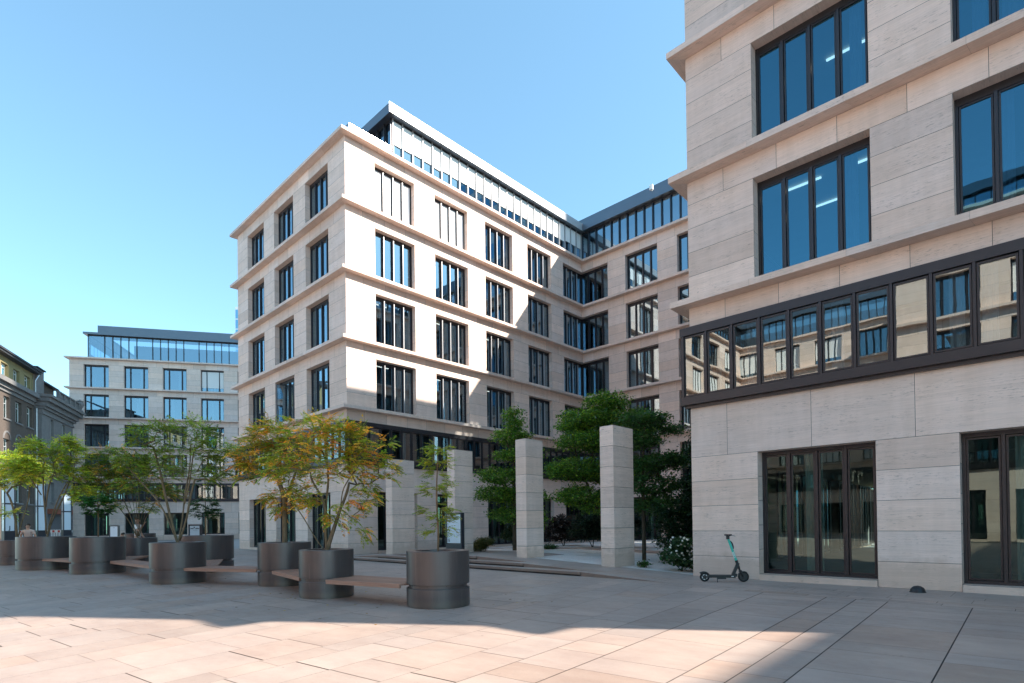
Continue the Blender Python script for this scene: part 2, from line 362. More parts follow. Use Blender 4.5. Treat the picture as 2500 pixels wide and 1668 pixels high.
def building(name, label, path, wins, ground=None, cat='office building', floors=4, ribbon=None, pent=None, matframe='frame', interior=True,
             blinds=None, nmull=3, jointscale=1.0, endwalls=True, gz=.15, mullw=.07, mulld=.10, lights=None, group=None, depth=9.0, upglass='glass', ribglass='glass_ribbon', sunlit_segs=(), asym=False, tower_open=None):
    p0 = path[0]
    root = empty(name, (p0[0], p0[1], 0), label, cat, group)
    sg = seg_info(path)
    wall = MB(); gap = MB(); rev = MB(); cor = MB(); inn = MB(); cur = MB(); cei = MB()
    P = lambda i, u, z, o=0.0: (sg[i][0][0]+sg[i][1][0]*u+sg[i][2][0]*o, sg[i][0][1]+sg[i][1][1]*u+sg[i][2][1]*o, z)
    J = .0045*jointscale
    def panel(i, u0, u1, z0, z1):
        if u1-u0 < .02 or z1-z0 < .02: return
        r, q = random.random()*40, random.random()*40
        gap.quad(P(i, u0, z0, -.016), P(i, u1, z0, -.016), P(i, u1, z1, -.016), P(i, u0, z1, -.016))
        lj = 0 if u0 < .001 else J; rj = 0 if u1 > sg[i][3]-.001 else J
        wall.quad(P(i, u0+lj, z0+J), P(i, u1-rj, z0+J), P(i, u1-rj, z1-J), P(i, u0+lj, z1-J),
                  [(r, q), (r+u1-u0, q), (r+u1-u0, q+z1-z0), (r, q+z1-z0)], tint())
    def row(i, z0, z1, cuts):
        for a, b in zip(cuts[:-1], cuts[1:]): panel(i, a, b, z0, z1)
    def cutsn(l, step, off=0.0):
        c = [0.0]; x = off if off > 0 else step
        while x < l-.35: c.append(x); x += step
        c.append(l); return c
    def opening(i, u0, u1, z0, z1, kind='upper', nm=nmull):
        l = sg[i][3]; rev = MB(); jn = MB()
        # reveals
        for (ua, zb, ub, zc, side) in ((u0, z0, u0, z1, 'l'), (u1, z0, u1, z1, 'r')):
            if side == 'l' and u0 <= .001 or side == 'r' and u1 >= l-.001: continue
            nseg = max(1, round((z1-z0)/.66))
            for k in range(nseg):
                za, zd = z0+(z1-z0)*k/nseg, z0+(z1-z0)*(k+1)/nseg
                q = [P(i, ua, za+J), P(i, ua, za+J, -REC), P(i, ua, zd-J, -REC), P(i, ua, zd-J)]
                r = random.random()*30
                rev.face(q if side == 'r' else q[::-1], [(r, r), (r+REC, r), (r+REC, r+.66), (r, r+.66)], tint())
                gq = [P(i, ua+(.003 if side == 'r' else -.003), za), P(i, ua+(.003 if side == 'r' else -.003), za, -REC), P(i, ua+(.003 if side == 'r' else -.003), zd, -REC), P(i, ua+(.003 if side == 'r' else -.003), zd)]
                jn.face(gq if side == 'r' else gq[::-1])
        e0 = REC if (u0 <= .001 and i > 0 and concave(i-1)) else 0; e1 = REC if (u1 >= l-.001 and i < len(sg)-1 and concave(i)) else 0
        rr = random.random()*30
        rev.quad(P(i, u0-0, z1), P(i, u0-e0, z1, -REC), P(i, u1+e1, z1, -REC), P(i, u1, z1), None, tint())
        rev.quad(P(i, u0-e0, z0, -REC), P(i, u0, z0), P(i, u1, z0), P(i, u1+e1, z0, -REC), None, tint())
        # frame
        fr = MB(); gl = MB()
        a, b = u0-e0*.93, u1+e1*.93
        ax = (Vector(sg[i][1]+(0,)), Vector((-sg[i][2][0], -sg[i][2][1], 0)), Vector((0, 0, 1)))
        def bar(ua, ub, za, zb, oa, ob): fr.box(P(i, (ua+ub)/2, (za+zb)/2, (oa+ob)/2), (ub-ua, abs(ob-oa), zb-za), ax=ax)
        fd = -REC+mulld-.05; bk = -REC-.05
        T = .07 if kind != 'upper' else .06
        top = .16 if kind == 'upper' else .09
        bar(a, a+T, z0, z1, bk, fd); bar(b-T, b, z0, z1, bk, fd); bar(a+T, b-T, z1-top, z1, bk, fd-.01); bar(a+T, b-T, z0, z0+.07, bk, fd-.01)
        nm2 = nm if (b-a) > 1.6 else (1 if b-a > .9 else 0)
        if (e0 or e1) and nm2: nm2 = max(2, nm)
        us = [a+T/2+(b-a-T)*(k/(nm2+1)) for k in range(nm2+2)]
        if asym and nm2: us = [a+T/2, a+.62, b-.55, b-T/2]
        for k in range(1, len(us)-1):
            u = us[k]; bar(u-mullw/2, u+mullw/2, z0+.07, z1-top, bk, fd+.03)
        for k in range(len(us)-1):
            ua, ub = us[k]+mullw/2+.012, us[k+1]-mullw/2-.012
            s = .035
            for (x0, x1, y0, y1) in ((ua, ua+s, z0+.085, z1-top-.015), (ub-s, ub, z0+.085, z1-top-.015), (ua+s, ub-s, z0+.085, z0+.085+s), (ua+s, ub-s, z1-top-.015-s, z1-top-.015)):
                bar(x0, x1, y0, y1, -REC-.03, -REC+.025)
            gl.quad(P(i, ua+s-.005, z0+.1, -REC), P(i, ub-s+.005, z0+.1, -REC), P(i, ub-s+.005, z1-top-.02, -REC), P(i, ua+s-.005, z1-top-.02, -REC))
        w = fr.build('window', M[matframe], root)
        rev.build('reveal', M['stone'], w)
        if kind == 'ground' and gz <= .3:
            sb = MB(); sb.box(P(i, (u0+u1)/2, gz/2-.03, -REC/2+.02), (u1-u0-.01, REC+.04, gz+.05), ax=ax, col=tint()); sb.build('sill', M['stone'], w)
        if i in sunlit_segs and kind == 'upper':  # extra pale strips: sunlight on this side's mullions painted in
            fn = MB()
            for k in range(1, len(us)-1): fn.box(P(i, us[k], (z0+z1-top)/2+.03, fd+.03+.035), (.035, .07, z1-top-z0-.06), ax=ax)
            fn.build('sunlit_mullion', M['zinc_sunlit'], w)
        gl.build('pane', M[upglass if kind == 'upper' else 'glass_clear'], w)
        # curtains behind the glass
        if interior:
            rg = random.Random(int((u0*7+z0*13+i*101)*10))
            for k in range(rg.choice((1, 2, 2, 3))):
                c0 = rg.uniform(a+.1, b-.4); wd = rg.uniform(.18, .5); nf = 7
                for j in range(nf):
                    x0 = c0+wd*j/nf; x1 = c0+wd*(j+1)/nf; o0 = -REC-.22-.03*(j % 2); o1 = -REC-.22-.03*((j+1) % 2)
                    cur.quad(P(i, x0, z0+.05, o0), P(i, x1, z0+.05, o1), P(i, x1, z1-.12, o1), P(i, x0, z1-.12, o0))
        return w, us, top
    def concave(i):
        d1, d2 = sg[i][1], sg[i+1][1]
        return d1[0]*d2[1]-d1[1]*d2[0] < 0   # turning right = turning towards outward side
    g = ground or {}
    for i, (a, d, n, l) in enumerate(sg):
        ws = wins[i]
        # upper storeys
        for k in range(floors):
            z0 = SK(k)+SL*.0; zt = SK(k+1)-.62
            zs = [zt-.66*j for j in range(0, 5)]; zs[4] = SK(k)+SL
            zs = zs[::-1]
            if zs[1]-zs[0] < .05: zs.pop(1)
            edges = [0.0]
            for (u0, u1) in ws: edges += [u0, u1]
            edges.append(l)
            for z_a, z_b in zip(zs[:-1], zs[1:]):
                for e in range(0, len(edges), 2):
                    panel(i, edges[e], edges[e+1], z_a, z_b)
            row(i, zt, SK(k+1), cutsn(l, 1.335, 1.0))
            for wi, (u0, u1) in enumerate(ws):
                w, us, top = opening(i, u0, u1, SK(k)+SL, zt)
                bl = (blinds or {}).get((i, k, wi))
                if bl:
                    bm = MB(); zb = zt-top-(zt-SK(k)-SL)*bl
                    for m_ in range(len(us)-1):
                        bm.quad(P(i, us[m_]+.055, zb, -REC+.03), P(i, us[m_+1]-.055, zb, -REC+.03), P(i, us[m_+1]-.055, zt-top-.02, -REC+.03), P(i, us[m_]+.055, zt-top-.02, -REC+.03))
                    bm.build('blind', M['blind'], w)
            if interior:
                gz1 = SK(k)+SL-.02
        # stone below first cornice
        row(i, 6.80, SK(0), cutsn(l, 1.335, 1.0))
        row(i, 3.25, 4.68, cutsn(l, 2.02, 1.0)) if not (tower_open and i in tower_open) else None
        if tower_open and i in tower_open:
            tu = tower_open[i]
            for (ca, cb) in zip([0.0]+[t[1] for t in tu], [t[0] for t in tu]+[l]): row(i, 3.25, 4.68, [ca, cb])
            r0 = ribbon[i][1] if ribbon and ribbon.get(i) else 0
            for z_a in (4.68, 5.34, 6.0):
                z_b = 6.8 if z_a == 6.0 else z_a+.66
                ed = [r0]
                for t in tu: ed += [t[0], t[1]]
                ed.append(l)
                for e in range(0, len(ed), 2): panel(i, ed[e], ed[e+1], z_a, z_b)
        gw = g.get(i, ws)
        zs = [0, .57, 1.24, 1.91, 2.58, 3.25]
        ed = [0.0]
        for (u0, u1) in gw: ed += [u0, u1]
        ed.append(l)
        for z_a, z_b in zip(zs[:-1], zs[1:]):
            for e in range(0, len(ed), 2): panel(i, ed[e], ed[e+1], z_a, z_b)
        for (u0, u1) in gw:
            ztop = 6.8 if (tower_open and i in tower_open and any(abs(t[0]-u0) < .01 for t in tower_open[i])) else 3.25
            opening(i, u0, u1, gz, ztop, 'ground')
            if gz > .3: # stone below a raised sill
                panel(i, u0, u1, 0, gz)
    wall.build('stone_wall', M['stone'], root)
    gap.build('wall_backing', M['gap'], root)
    for k in range(floors+1):
        cm = MB() if k else cor
        band(cm, path, SK(k), SK(k)+SL, -.05, OH, tintseg=2.0)
        cm.build('cornice', M['stone_rough'], root)
    # ribbon window
    if ribbon is not None:
        rp = {}
        full = all(ribbon.get(i, 'full') == 'full' for i in range(len(sg)))
        runs = ribbon.get('paths')
        for rpath in runs:
            fr = MB(); gl = MB()
            band(fr, rpath, 6.58, 6.80, -.12, .2); band(fr, rpath, 4.68, 4.90, -.12, .2); band(fr, rpath, 4.60, 4.68, -.1, .10)
            sgr = seg_info(offset_path(rpath, .16))
            for (a, d, n, l) in sgr:
                nn = max(1, round(l/.675)); ax = (Vector(d+(0,)), Vector((-n[0], -n[1], 0)), Vector((0, 0, 1)))
                Q = lambda u, z, o=0: (a[0]+d[0]*u+n[0]*o, a[1]+d[1]*u+n[1]*o, z)
                for k in range(nn+1):
                    u = min(max(l*k/nn, .04), l-.04)
                    fr.box(Q(u, 5.74, -.03), (.055, .12, 1.68), ax=ax)
                for k in range(nn):
                    ua, ub = l*k/nn+.04, l*(k+1)/nn-.04; s = .035
                    for (x0, x1, y0, y1) in ((ua, ua+s, 4.92, 6.56), (ub-s, ub, 4.92, 6.56), (ua+s, ub-s, 4.92, 4.955), (ua+s, ub-s, 6.52, 6.56)):
                        fr.box(Q((x0+x1)/2, (y0+y1)/2, -.03), (x1-x0, .05, y1-y0), ax=ax)
                    gl.quad(Q(ua+.02, 4.93, -.035), Q(ub-.02, 4.93, -.035), Q(ub-.02, 6.55, -.035), Q(ua+.02, 6.55, -.035))
                    if interior and random.random() < .45:
                        x0 = ua+random.uniform(0, .3)
                        for j in range(5): cur.quad(Q(x0+.05*j, 4.9, -.3-.03*(j % 2)), Q(x0+.05*j+.05, 4.9, -.3-.03*((j+1) % 2)), Q(x0+.05*j+.05, 6.58, -.3-.03*((j+1) % 2)), Q(x0+.05*j, 6.58, -.3-.03*(j % 2)))
            w = fr.build('ribbon_window', M['frame_light' if matframe == 'frame_light' else 'frame'], root)
            gl.build('pane', M[ribglass], w)
    # interior: floors, ceilings, back walls
    if interior:
        pin = offset_path(path, -REC-.08); pin2 = offset_path(path, -depth*.45)
        for k in range(-2, floors):
            zf = {-2: 0.1, -1: 3.3}.get(k, SK(max(k, 0))+.02); zc = {-2: 3.2, -1: 7.3}.get(k, SK(k+1)-.4)
            for i in range(len(path)-1):
                A0, A1, B0, B1 = pin[i], pin[i+1], pin2[i], pin2[i+1]
                inn.quad((A0[0], A0[1], zf), (A1[0], A1[1], zf), (B1[0], B1[1], zf), (B0[0], B0[1], zf))
                inn.quad((B0[0], B0[1], zf), (B1[0], B1[1], zf), (B1[0], B1[1], zc), (B0[0], B0[1], zc))
                cei.quad((A0[0], A0[1], zc), (A1[0], A1[1], zc), (B1[0], B1[1], zc), (B0[0], B0[1], zc))
                inn.quad((A0[0], A0[1], zc), (A1[0], A1[1], zc), (A1[0], A1[1], zc+.5), (A0[0], A0[1], zc+.5))
        inn.build('interior', M['dark'], root); cei.build('office_ceiling', M['ceiling'], root)
        cur.build('curtain', M['curtain'], root)
    else:
        bk = offset_path(path, -REC-.5)
        bb = MB()
        for i in range(len(path)-1):
            bb.quad((bk[i][0], bk[i][1], 0), (bk[i+1][0], bk[i+1][1], 0), (bk[i+1][0], bk[i+1][1], SK(floors)), (bk[i][0], bk[i][1], SK(floors)))
        bb.build('interior', M['dark'], root)
    return root, sg, P

def penthouse(root, path, roofpath, glassmat='glass', z0=None, z1=23.6, zr=24.12, tier2=None, pale=False, blind=0.0, spacing=.68, oh=.35, wide=False, z_base=21.44, roofpoly=None, blindseg=()):
    fr = MB(); gl = MB(); bl = MB(); fins = MB()
    band(fr, path, z_base, z_base+.12, -.12, .0); band(fr, path, z1-.10, z1, -.12, .0)
    for si, (a, d, n, l) in enumerate(seg_info(path)):
        ax = (Vector(d+(0,)), Vector((-n[0], -n[1], 0)), Vector((0, 0, 1)))
        Q = lambda u, z, o=0: (a[0]+d[0]*u+n[0]*o, a[1]+d[1]*u+n[1]*o, z)
        us = [0.05]
        k = 0
        nn = max(1, round(l/spacing)); 
        if wide:
            x = .05; pat = [2, 1, 1, 1, 1]; st = spacing; 
            while x < l-st: 
                x += st*pat[k % 5]; k += 1; us.append(min(x, l-.05))
        else: us = [max(.05, min(l-.05, l*q/nn)) for q in range(nn+1)]
        for u in us: (fins if si in blindseg else fr).box(Q(u, (z_base+z1)/2, .0), (.045, .12, z1-z_base-.02) if si in blindseg else (.055, .14, z1-z_base-.02), ax=ax)
        for ua, ub in zip(us[:-1], us[1:]):
            if ub-ua < .1: continue
            gl.quad(Q(ua+.03, z_base+.1, -.06), Q(ub-.03, z_base+.1, -.06), Q(ub-.03, z1-.08, -.06), Q(ua+.03, z1-.08, -.06))
            if blind and si in blindseg:
                bb = blind*random.uniform(.96, 1.03)
                if ua > l*.86: bb = blind*.9
                bl.quad(Q(ua+.045, z1-(z1-z_base)*bb, -.012), Q(ub-.045, z1-(z1-z_base)*bb, -.012), Q(ub-.045, z1-.1, -.012), Q(ua+.045, z1-.1, -.012))
    w = fr.build('penthouse_glazing', M['frame'], root); gl.build('pane', M[glassmat], w)
    if bl.f: bl.build('blind', M['blind'], w)
    if fins.f: fins.build('sunlit_mullion', M['zinc_sunlit'], w)
    rf = MB(); band(rf, path, z1+.002, zr, -1.6, oh, tintseg=3.0 if not pale else None)
    if roofpoly:
        rf.face([(x, y, zr-.01) for x, y in roofpoly])
    rf.build('roof', M['zinc_sunlit' if pale else 'zinc'], root)
    if tier2:
        t2 = MB(); band(t2, tier2[0], zr-.02, tier2[1], -.6, 0, tintseg=1.4); t2.build('roof', M['zinc'], root)
    ip = offset_path(path, -3.5); q = MB()
    for i in range(len(path)-1):
        q.quad((ip[i][0], ip[i][1], z_base), (ip[i+1][0], ip[i+1][1], z_base), (ip[i+1][0], ip[i+1][1], z1), (ip[i][0], ip[i][1], z1))
    q.build('interior', M['dark'], root)

CX, CY = -25.245, 14.485; IY = 34.485; RX = -6.975
# ---- left + courtyard building
W_left = [(1.75, 4.32), (5.82, 8.38), (9.88, 12.44)]          # measured from the left end (14.19 long)
W_left = [(14.19-b, 14.19-a) for a, b in ((9.88, 12.45), (5.8, 8.37), (1.74, 4.3))]
W_right = [(1.74, 4.29), (5.75, 8.28), (9.78, 12.28), (13.77, 16.27), (17.68, 20.0)]
W_wing = [(0.0, 2.33), (3.84, 6.37), (7.85, 10.4), (11.9, 14.43), (15.94, 18.27)]
path_main = [(CX-14.19, CY+20), (CX-14.19, CY), (CX, CY), (CX, IY), (RX, IY)]
blinds = {(2, 3, 0): .99, (2, 3, 1): .99}
root, sg, P = building('office_building', 'five storey travertine office building with sunlit side around the courtyard and glazed top floor', path_main,
    [[(20-b, 20-a) for a, b in W_right[:4]][::-1], W_left, W_right, W_wing],
    ribbon={'paths': [[(CX-14.19, CY+14), (CX-14.19, CY), (CX, CY), (CX, IY), (CX+6.37, IY)]], 3: (0, 6.37)},
    tower_open={3: [(7.85, 10.4), (11.9, 14.43), (15.94, 18.27)]},
    sunlit_segs=(2,), ribglass='glass_rib_dark', ground={3: [(0.0, 2.33), (3.84, 6.37), (7.85, 10.4), (11.9, 14.43), (15.94, 18.27)]}, blinds=blinds)
penthouse(root, [(CX-12, CY+2.85), (CX, CY+2.85), (CX, IY), (RX, IY)], None, pale=False, blind=.62, blindseg=(1,),
          tier2=([(CX-.9, IY+.75), (RX, IY+.75)], 25.2),
          roofpoly=[(CX-12, CY+2.5), (CX+.3, CY+2.5), (CX+.3, IY+.2), (RX, IY+.2), (RX, IY+10), (CX-12, IY+10)])
# fascia strip in the paler roof metal: sunshine painted onto this side
fm = MB(); band(fm, [(CX, CY+2.45), (CX, IY+.0)], 23.60, 24.135, .34, .365); fm.build('sunlit_fascia', M['zinc_sunlit'], root)
# terrace floor + guard rail
tm = MB(); tm.quad((CX-14.1, CY+.1, 21.50), (CX-.1, CY+.1, 21.50), (CX-.1, IY+10, 21.50), (CX-14.1, IY+10, 21.50)); tm.quad((CX-.1, IY+.1, 21.50), (RX, IY+.1, 21.50), (RX, IY+10, 21.50), (CX-.1, IY+10, 21.50)); tm.build('roof_terrace', M['zinc'], root)
rl = MB()
rl.box((CX-.02, CY+1.55, 22.0), (.05, 2.6, .05)); rl.box((CX-1.5, CY+.27, 22.0), (3.0, .05, .05))
for y in (CY+.28, CY+1.1, CY+1.95, CY+2.8): rl.box((CX-.02, y, 21.75), (.03, .03, .5))
rb = rl.build('guard_rail', M['steel'], root)
gq = MB(); gq.quad((CX-.04, CY+.3, 21.53), (CX-.04, CY+2.8, 21.53), (CX-.04, CY+2.8, 21.97), (CX-.04, CY+.3, 21.97)); gq.build('panel', M['zinc_sunlit'], rb)  # pale metal instead of glass, sun glare put into the colour
# small flood light on wing roof edge
fl = MB(); fl.box((-19.0, IY-.42, 24.35), (.22, .16, .34)); fl.cyl((-19.0, IY-.3, 24.1), (-19.0, IY-.35, 24.3), .03, .03, 8); fl.build('flood_light', M['white_paint'], root)
# half open window leaf on the left face
ol = MB(); 
hx = CX-14.19+W_left[1][0]+.72; 
for (x0, z0, z1) in ((0, SK(0)+.25, SK(1)-.85),):
    o_ = Vector((hx+.02, CY+REC-.02, 0)); dd = Vector((-.25, -.97, 0)).normalized(); w_ = .52
    for a_, b_, zz0, zz1 in ((0, .04, z0, z1), (w_-.04, w_, z0, z1), (.04, w_-.04, z0, z0+.04), (.04, w_-.04, z1-.04, z1)):
        c_ = o_+dd*((a_+b_)/2); ol.box((c_.x, c_.y, (zz0+zz1)/2), (b_-a_, .05, zz1-zz0), ax=(dd, Vector((-dd.y, dd.x, 0)), Vector((0, 0, 1))))
    c1 = o_+dd*.02; c2 = o_+dd*(w_-.02)
ow = ol.build('open_window_leaf', M['frame'], root)
og = MB(); og.quad((c1.x, c1.y, z0+.02), (c2.x, c2.y, z0+.02), (c2.x, c2.y, z1-.02), (c1.x, c1.y, z1-.02)); og.build('pane', M['glass'], ow)

# ---- right building
W_R = [(1.77, 4.31), (5.77, 8.32), (9.80, 12.36)]
path_R = [(RX, IY+.0), (RX, CY), (RX+14.19, CY), (RX+14.19, IY)]
rootR, sgR, PR = building('office_building', 'tall travertine office corner block close on the right with dark ribbon window', path_R,
    [[(20-b, 20-a) for a, b in W_right][::-1], W_R, W_right[:4]], ribbon={'paths': [[(RX, CY+12), (RX, CY), (RX+14.19, CY), (RX+14.19, CY+12)]]},
    matframe='frame_light', jointscale=1.0, mullw=.06, mulld=.085, upglass='glass_deep')
penthouse(rootR, [(RX, IY), (RX, CY+2.85), (RX+14.19, CY+2.85), (RX+14.19, IY)], None, roofpoly=[(RX-.3, CY+2.5), (RX+14.5, CY+2.5), (RX+14.5, IY), (RX-.3, IY)])
tm = MB(); tm.quad((RX+.1, CY+.1, 21.50), (RX+14.1, CY+.1, 21.50), (RX+14.1, IY+10, 21.50), (RX+.1, IY+10, 21.50)); tm.build('roof_terrace', M['zinc'], rootR)
# office ceiling lamps behind the middle windows
m, nt, out = newmat('office_lamp'); e = nt.nodes.new('ShaderNodeEmission'); e.inputs[0].default_value = (1, .95, .85, 1); e.inputs[1].default_value = .5; L(nt, e.outputs[0], out.inputs[0]); M['lamp'] = m
def office_lamp(x, y, z, rootx, ln=1.2, rz=0):
    a = MB(); a.box((x, y, z), (ln, .07, .03), rz); keep(a.build('ceiling_lamp', M['lamp']), rootx)
for (x, y, k) in ((RX+2.5, CY+1.5, 0), (RX+3.9, CY+1.5, 0), (RX+2.9, CY+2.9, 0), (RX+4.3, CY+2.9, 0), (RX+3.4, CY+2.2, 1)):
    office_lamp(x, y, SK(k+1)-.45, rootR, .9)
for (y, k) in ((CY+3, 0), (CY+7.2, 0), (CY+11, 0), (CY+15, 0), (CY+3, 1), (CY+7, 1), (CY+11, 1)):
    office_lamp(CX-1.6, y, SK(k+1)-.45, root, 1.1, pi/2)

# ---- far block at the left
q0 = Vector((-81.3, 11.11)); qd = Vector((-71.64+81.3, 26.15-11.11)).normalized(); qn = Vector((qd.y, -qd.x))
LF = 26.0
q1 = q0+qd*LF
bk0 = q0-qn*16
W_far = [(1.45+4.12*i, 4.02+4.12*i) for i in range(6)]
rootF, sgF, PF = building('office_building', 'distant pale travertine office block left of the main building with dark blue glazed top floor', [tuple(bk0), tuple(q0), tuple(q1)],
    [[(1.5, 4.0), (5.6, 8.1), (9.7, 12.2)], W_far], ribbon={'paths': [[tuple(bk0), tuple(q0), tuple(q1)]]}, gz=.62, asym=True,
    blinds={(1, 3, 3): .74}, ground={0: [(1.5, 4.0), (5.6, 8.1)]})
penthouse(rootF, [tuple(bk0+qd*1.75), tuple(q0+qd*1.75-qn*.3), tuple(q1-qn*.3)], None, spacing=.84, wide=True, z1=24.2, zr=24.45,
          tier2=([tuple(q0+qd*2.6-qn*.7), tuple(q1-qn*.7)], 25.5))

# ---- twin of the complex across the plaza (seen only in the window reflections), and the block east of the plaza (throws its shadow)
Y2 = -16.5
rb2 = random.Random(5); bounce_blinds = {(i, k, w): rb2.uniform(.55, .99) for i in range(5) for k in range(4) for w in range(6) if rb2.random() < .6}  # white blinds added to bounce more sunlight back across the plaza
rootW, _, _ = building('office_building', 'matching travertine office complex across the plaza mirrored in the window panes', [(7.2, Y2), (RX, Y2), (RX, Y2-20), (CX, Y2-20), (CX, Y2), (CX-14.19, Y2)],
    [[(1.8, 4.4), (5.8, 8.4), (9.8, 12.4)], W_right[:5], W_wing[:], W_right[:4] , W_left], interior=False, blinds=bounce_blinds,
    ribbon={'paths': [[(7.2, Y2), (RX, Y2), (RX, Y2-20), (CX, Y2-20), (CX, Y2), (CX-14.19, Y2)]]})
penthouse(rootW, [(7.2, Y2-2.85), (RX-.0, Y2-2.85), (RX, Y2-20), (CX, Y2-20), (CX, Y2-2.85), (CX-14, Y2-2.85)], None)
EX = 25.8
rootE, _, _ = building('office_building', 'travertine office block east of the plaza throwing the shadow at the lower right', [(EX, IY+26), (EX, 4.0), (EX+20, 4.0)],
    [[(1.74+4*i, 4.29+4*i) for i in range(13)], [(1.74+4*i, 4.29+4*i) for i in range(4)]], interior=False, ribbon={'paths': [[(EX, IY+26), (EX, 4.0), (EX+20, 4.0)]]})
penthouse(rootE, [(EX, IY+26), (EX, 4.0), (EX+20, 4.0)], None, roofpoly=[(EX-.3, 3.7), (EX+20, 3.7), (EX+20, IY+26), (EX-.3, IY+26)])
# ------------------------------------------------------------------ ground
def step(x, a, b):   # 0 at a -> 1 at b
    t = (x-a)/(b-a); return min(1, max(0, t))
R_ = .115
def h1(x): return R_*min(step(x, -7.0, -9.4), step(x, -25.2, -22.6))
def h2(x): return R_*min(step(x, -9.4, -11.95), step(x, -22.6, -20.2))
def h3(x): return R_*min(step(x, -11.95, -14.6), step(x, -20.2, -18.0))
def hgt(x, y):
    if x < -25.2 or x > -6.9: return 0.0
    h = 0
    if y > 12.6: h += h1(x)
    if y > 13.02: h += h2(x)
    if y > 13.46: h += h3(x)
    return h
gm = MB(); gm.quad((-400, -400, -.03), (400, -400, -.03), (400, 400, -.03), (-400, 400, -.03)); tag(gm.build('ground', M['ground']), kind='structure')
pv = MB(); rg = random.Random(3)
def warp(x, y):
    yy = min(max(y, -3.0), 12.3); f = 1+.028*(yy-3)
    return (x*f, y+.12*(x)*min(1, max(0, (12.0-y)/3.0))*0+0)
def slabcol(rg):
    a = rg.choice((1, 1, 1, 1, .97, 1.03, .92))*rg.gauss(1, .032); b = rg.gauss(0, .014)
    if rg.random() < .08: b = .06; a *= .93
    return (a*(1+b), a, a*(1-b*.8))
x = -44.0
while x < 12:
    w = rg.choice((.4, .62, .62, .8, .95)); y = -14.0+rg.random()
    while y < 12.05+5:
        l = rg.choice((.55, .8, 1.1, 1.35)); g1, g2 = (.006, .0035) if x > -4.6 else (.0022, rg.choice((.002, .002, .009)))
        def pt(px, py):
            # cross joints are skewed by .12; clip to the border strip at Y=12.05
            yy = py+.12*(px+3)
            yy = min(yy, 12.04)
            q = warp(px, yy); return (q[0], q[1], 0)
        a, b, c, d = pt(x+g1, y+g2), pt(x+w-g1, y+g2), pt(x+w-g1, y+l-g2), pt(x+g1, y+l-g2)
        if c[1]-b[1] > .01 or d[1]-a[1] > .01:
            r = rg.random()*50
            pv.quad(a, b, c, d, [(r, r), (r+w, r), (r+w, r+l), (r, r+l)], slabcol(rg))
        y += l
    x += w
for (ya, yb) in ((12.05, 12.33), (12.33, 12.595)):
    x = -46
    while x < 12:
        l = rg.choice((.7, .95, 1.2)); r = rg.random()*50
        pv.quad((x+.004, ya+.002, 0), (x+l-.004, ya+.002, 0), (x+l-.004, yb-.002, 0), (x+.004, yb-.002, 0), [(r, r), (r+l, r), (r+l, r+.3), (r, r+.3)], slabcol(rg)); x += l
# strip along the right facade and raised platform
def strip(x0, x1, y0, y1, hf, wmin=.8, wmax=1.3):
    x = x0
    while x < x1-.01:
        l = min(rg.uniform(wmin, wmax), x1-x); r = rg.random()*50
        n = max(1, int(l/.4)); cc = slabcol(rg)
        for k in range(n):
            xa = x+l*k/n+(.003 if k == 0 else 0); xb = x+l*(k+1)/n-(.003 if k == n-1 else 0)
            pv.quad((xa, y0+.002, hf(xa)), (xb, y0+.002, hf(xb)), (xb, y1-.002, hf(xb)), (xa, y1-.002, hf(xa)), [(r, r), (r+l/n, r), (r+l/n, r+.4), (r, r+.4)], cc)
        x += l
strip(-7.0, 12, 12.6, 13.15, lambda x: 0); strip(-7.0, 12, 13.15, 13.5, lambda x: 0); strip(-7.0, 12, 13.5, 14.6, lambda x: 0, 1.2, 1.9)
strip(-46, -25.2, 12.6, 13.5, lambda x: 0); strip(-46, -25.2, 13.5, 14.6, lambda x: 0)
H1 = h1; H2 = lambda x: h1(x)+h2(x); H3 = lambda x: h1(x)+h2(x)+h3(x)
strip(-25.2, -7.0, 12.6, 13.02, H1, 1.6, 2.0); strip(-25.2, -7.0, 13.02, 13.46, H2, 1.6, 2.0)
strip(-25.2, -7.0, 13.46, 14.1, H3); strip(-25.2, -7.0, 14.1, 14.76, H3)
yy = 14.76
for wd in (.7, .55, .8):
    strip(-25.2, -13.3, yy, yy+wd, H3); yy += wd
pvo = pv.build('plaza_paving', M['paving']); tag(pvo, kind='structure')
bd = MB(); bd.quad((-46, -16, -.012), (14, -16, -.012), (14, 14.6, -.012), (-46, 14.6, -.012)); tag(bd.build('paving_bed', M['gap']), kind='structure')
st = MB()
def riser(y, lo, hi, xs):
    for a, b in zip(xs[:-1], xs[1:]):
        n = max(1, int((b-a)/.5))
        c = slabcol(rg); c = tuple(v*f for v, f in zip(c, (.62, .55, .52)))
        for k in range(n):
            xa, xb = a+(b-a)*k/n, a+(b-a)*(k+1)/n
            if hi(xa)-lo(xa) < .002 and hi(xb)-lo(xb) < .002: continue
            st.quad((xa, y, lo(xa)-.02), (xb, y, lo(xb)-.02), (xb, y, hi(xb)), (xa, y, hi(xa)), [(xa, 0), (xb, 0), (xb, .1), (xa, .1)], c)
            # overhanging nosing, its shade painted as a dark strip at the riser foot
            if hi(xa)-lo(xa) > .1 and hi(xb)-lo(xb) > .1:
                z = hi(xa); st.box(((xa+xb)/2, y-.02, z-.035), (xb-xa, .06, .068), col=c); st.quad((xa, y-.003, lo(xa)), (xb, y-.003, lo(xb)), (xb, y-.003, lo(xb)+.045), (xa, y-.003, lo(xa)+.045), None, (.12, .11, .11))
jx = [-25.2]+[-25.2+1.85*i for i in range(1, 10)]+[-7.0]
riser(12.6, lambda x: 0, H1, sorted(set(jx+[-9.4]))); riser(13.02, H1, H2, sorted(set(jx+[-11.95]))); riser(13.46, H2, H3, sorted(set(jx+[-14.6])))
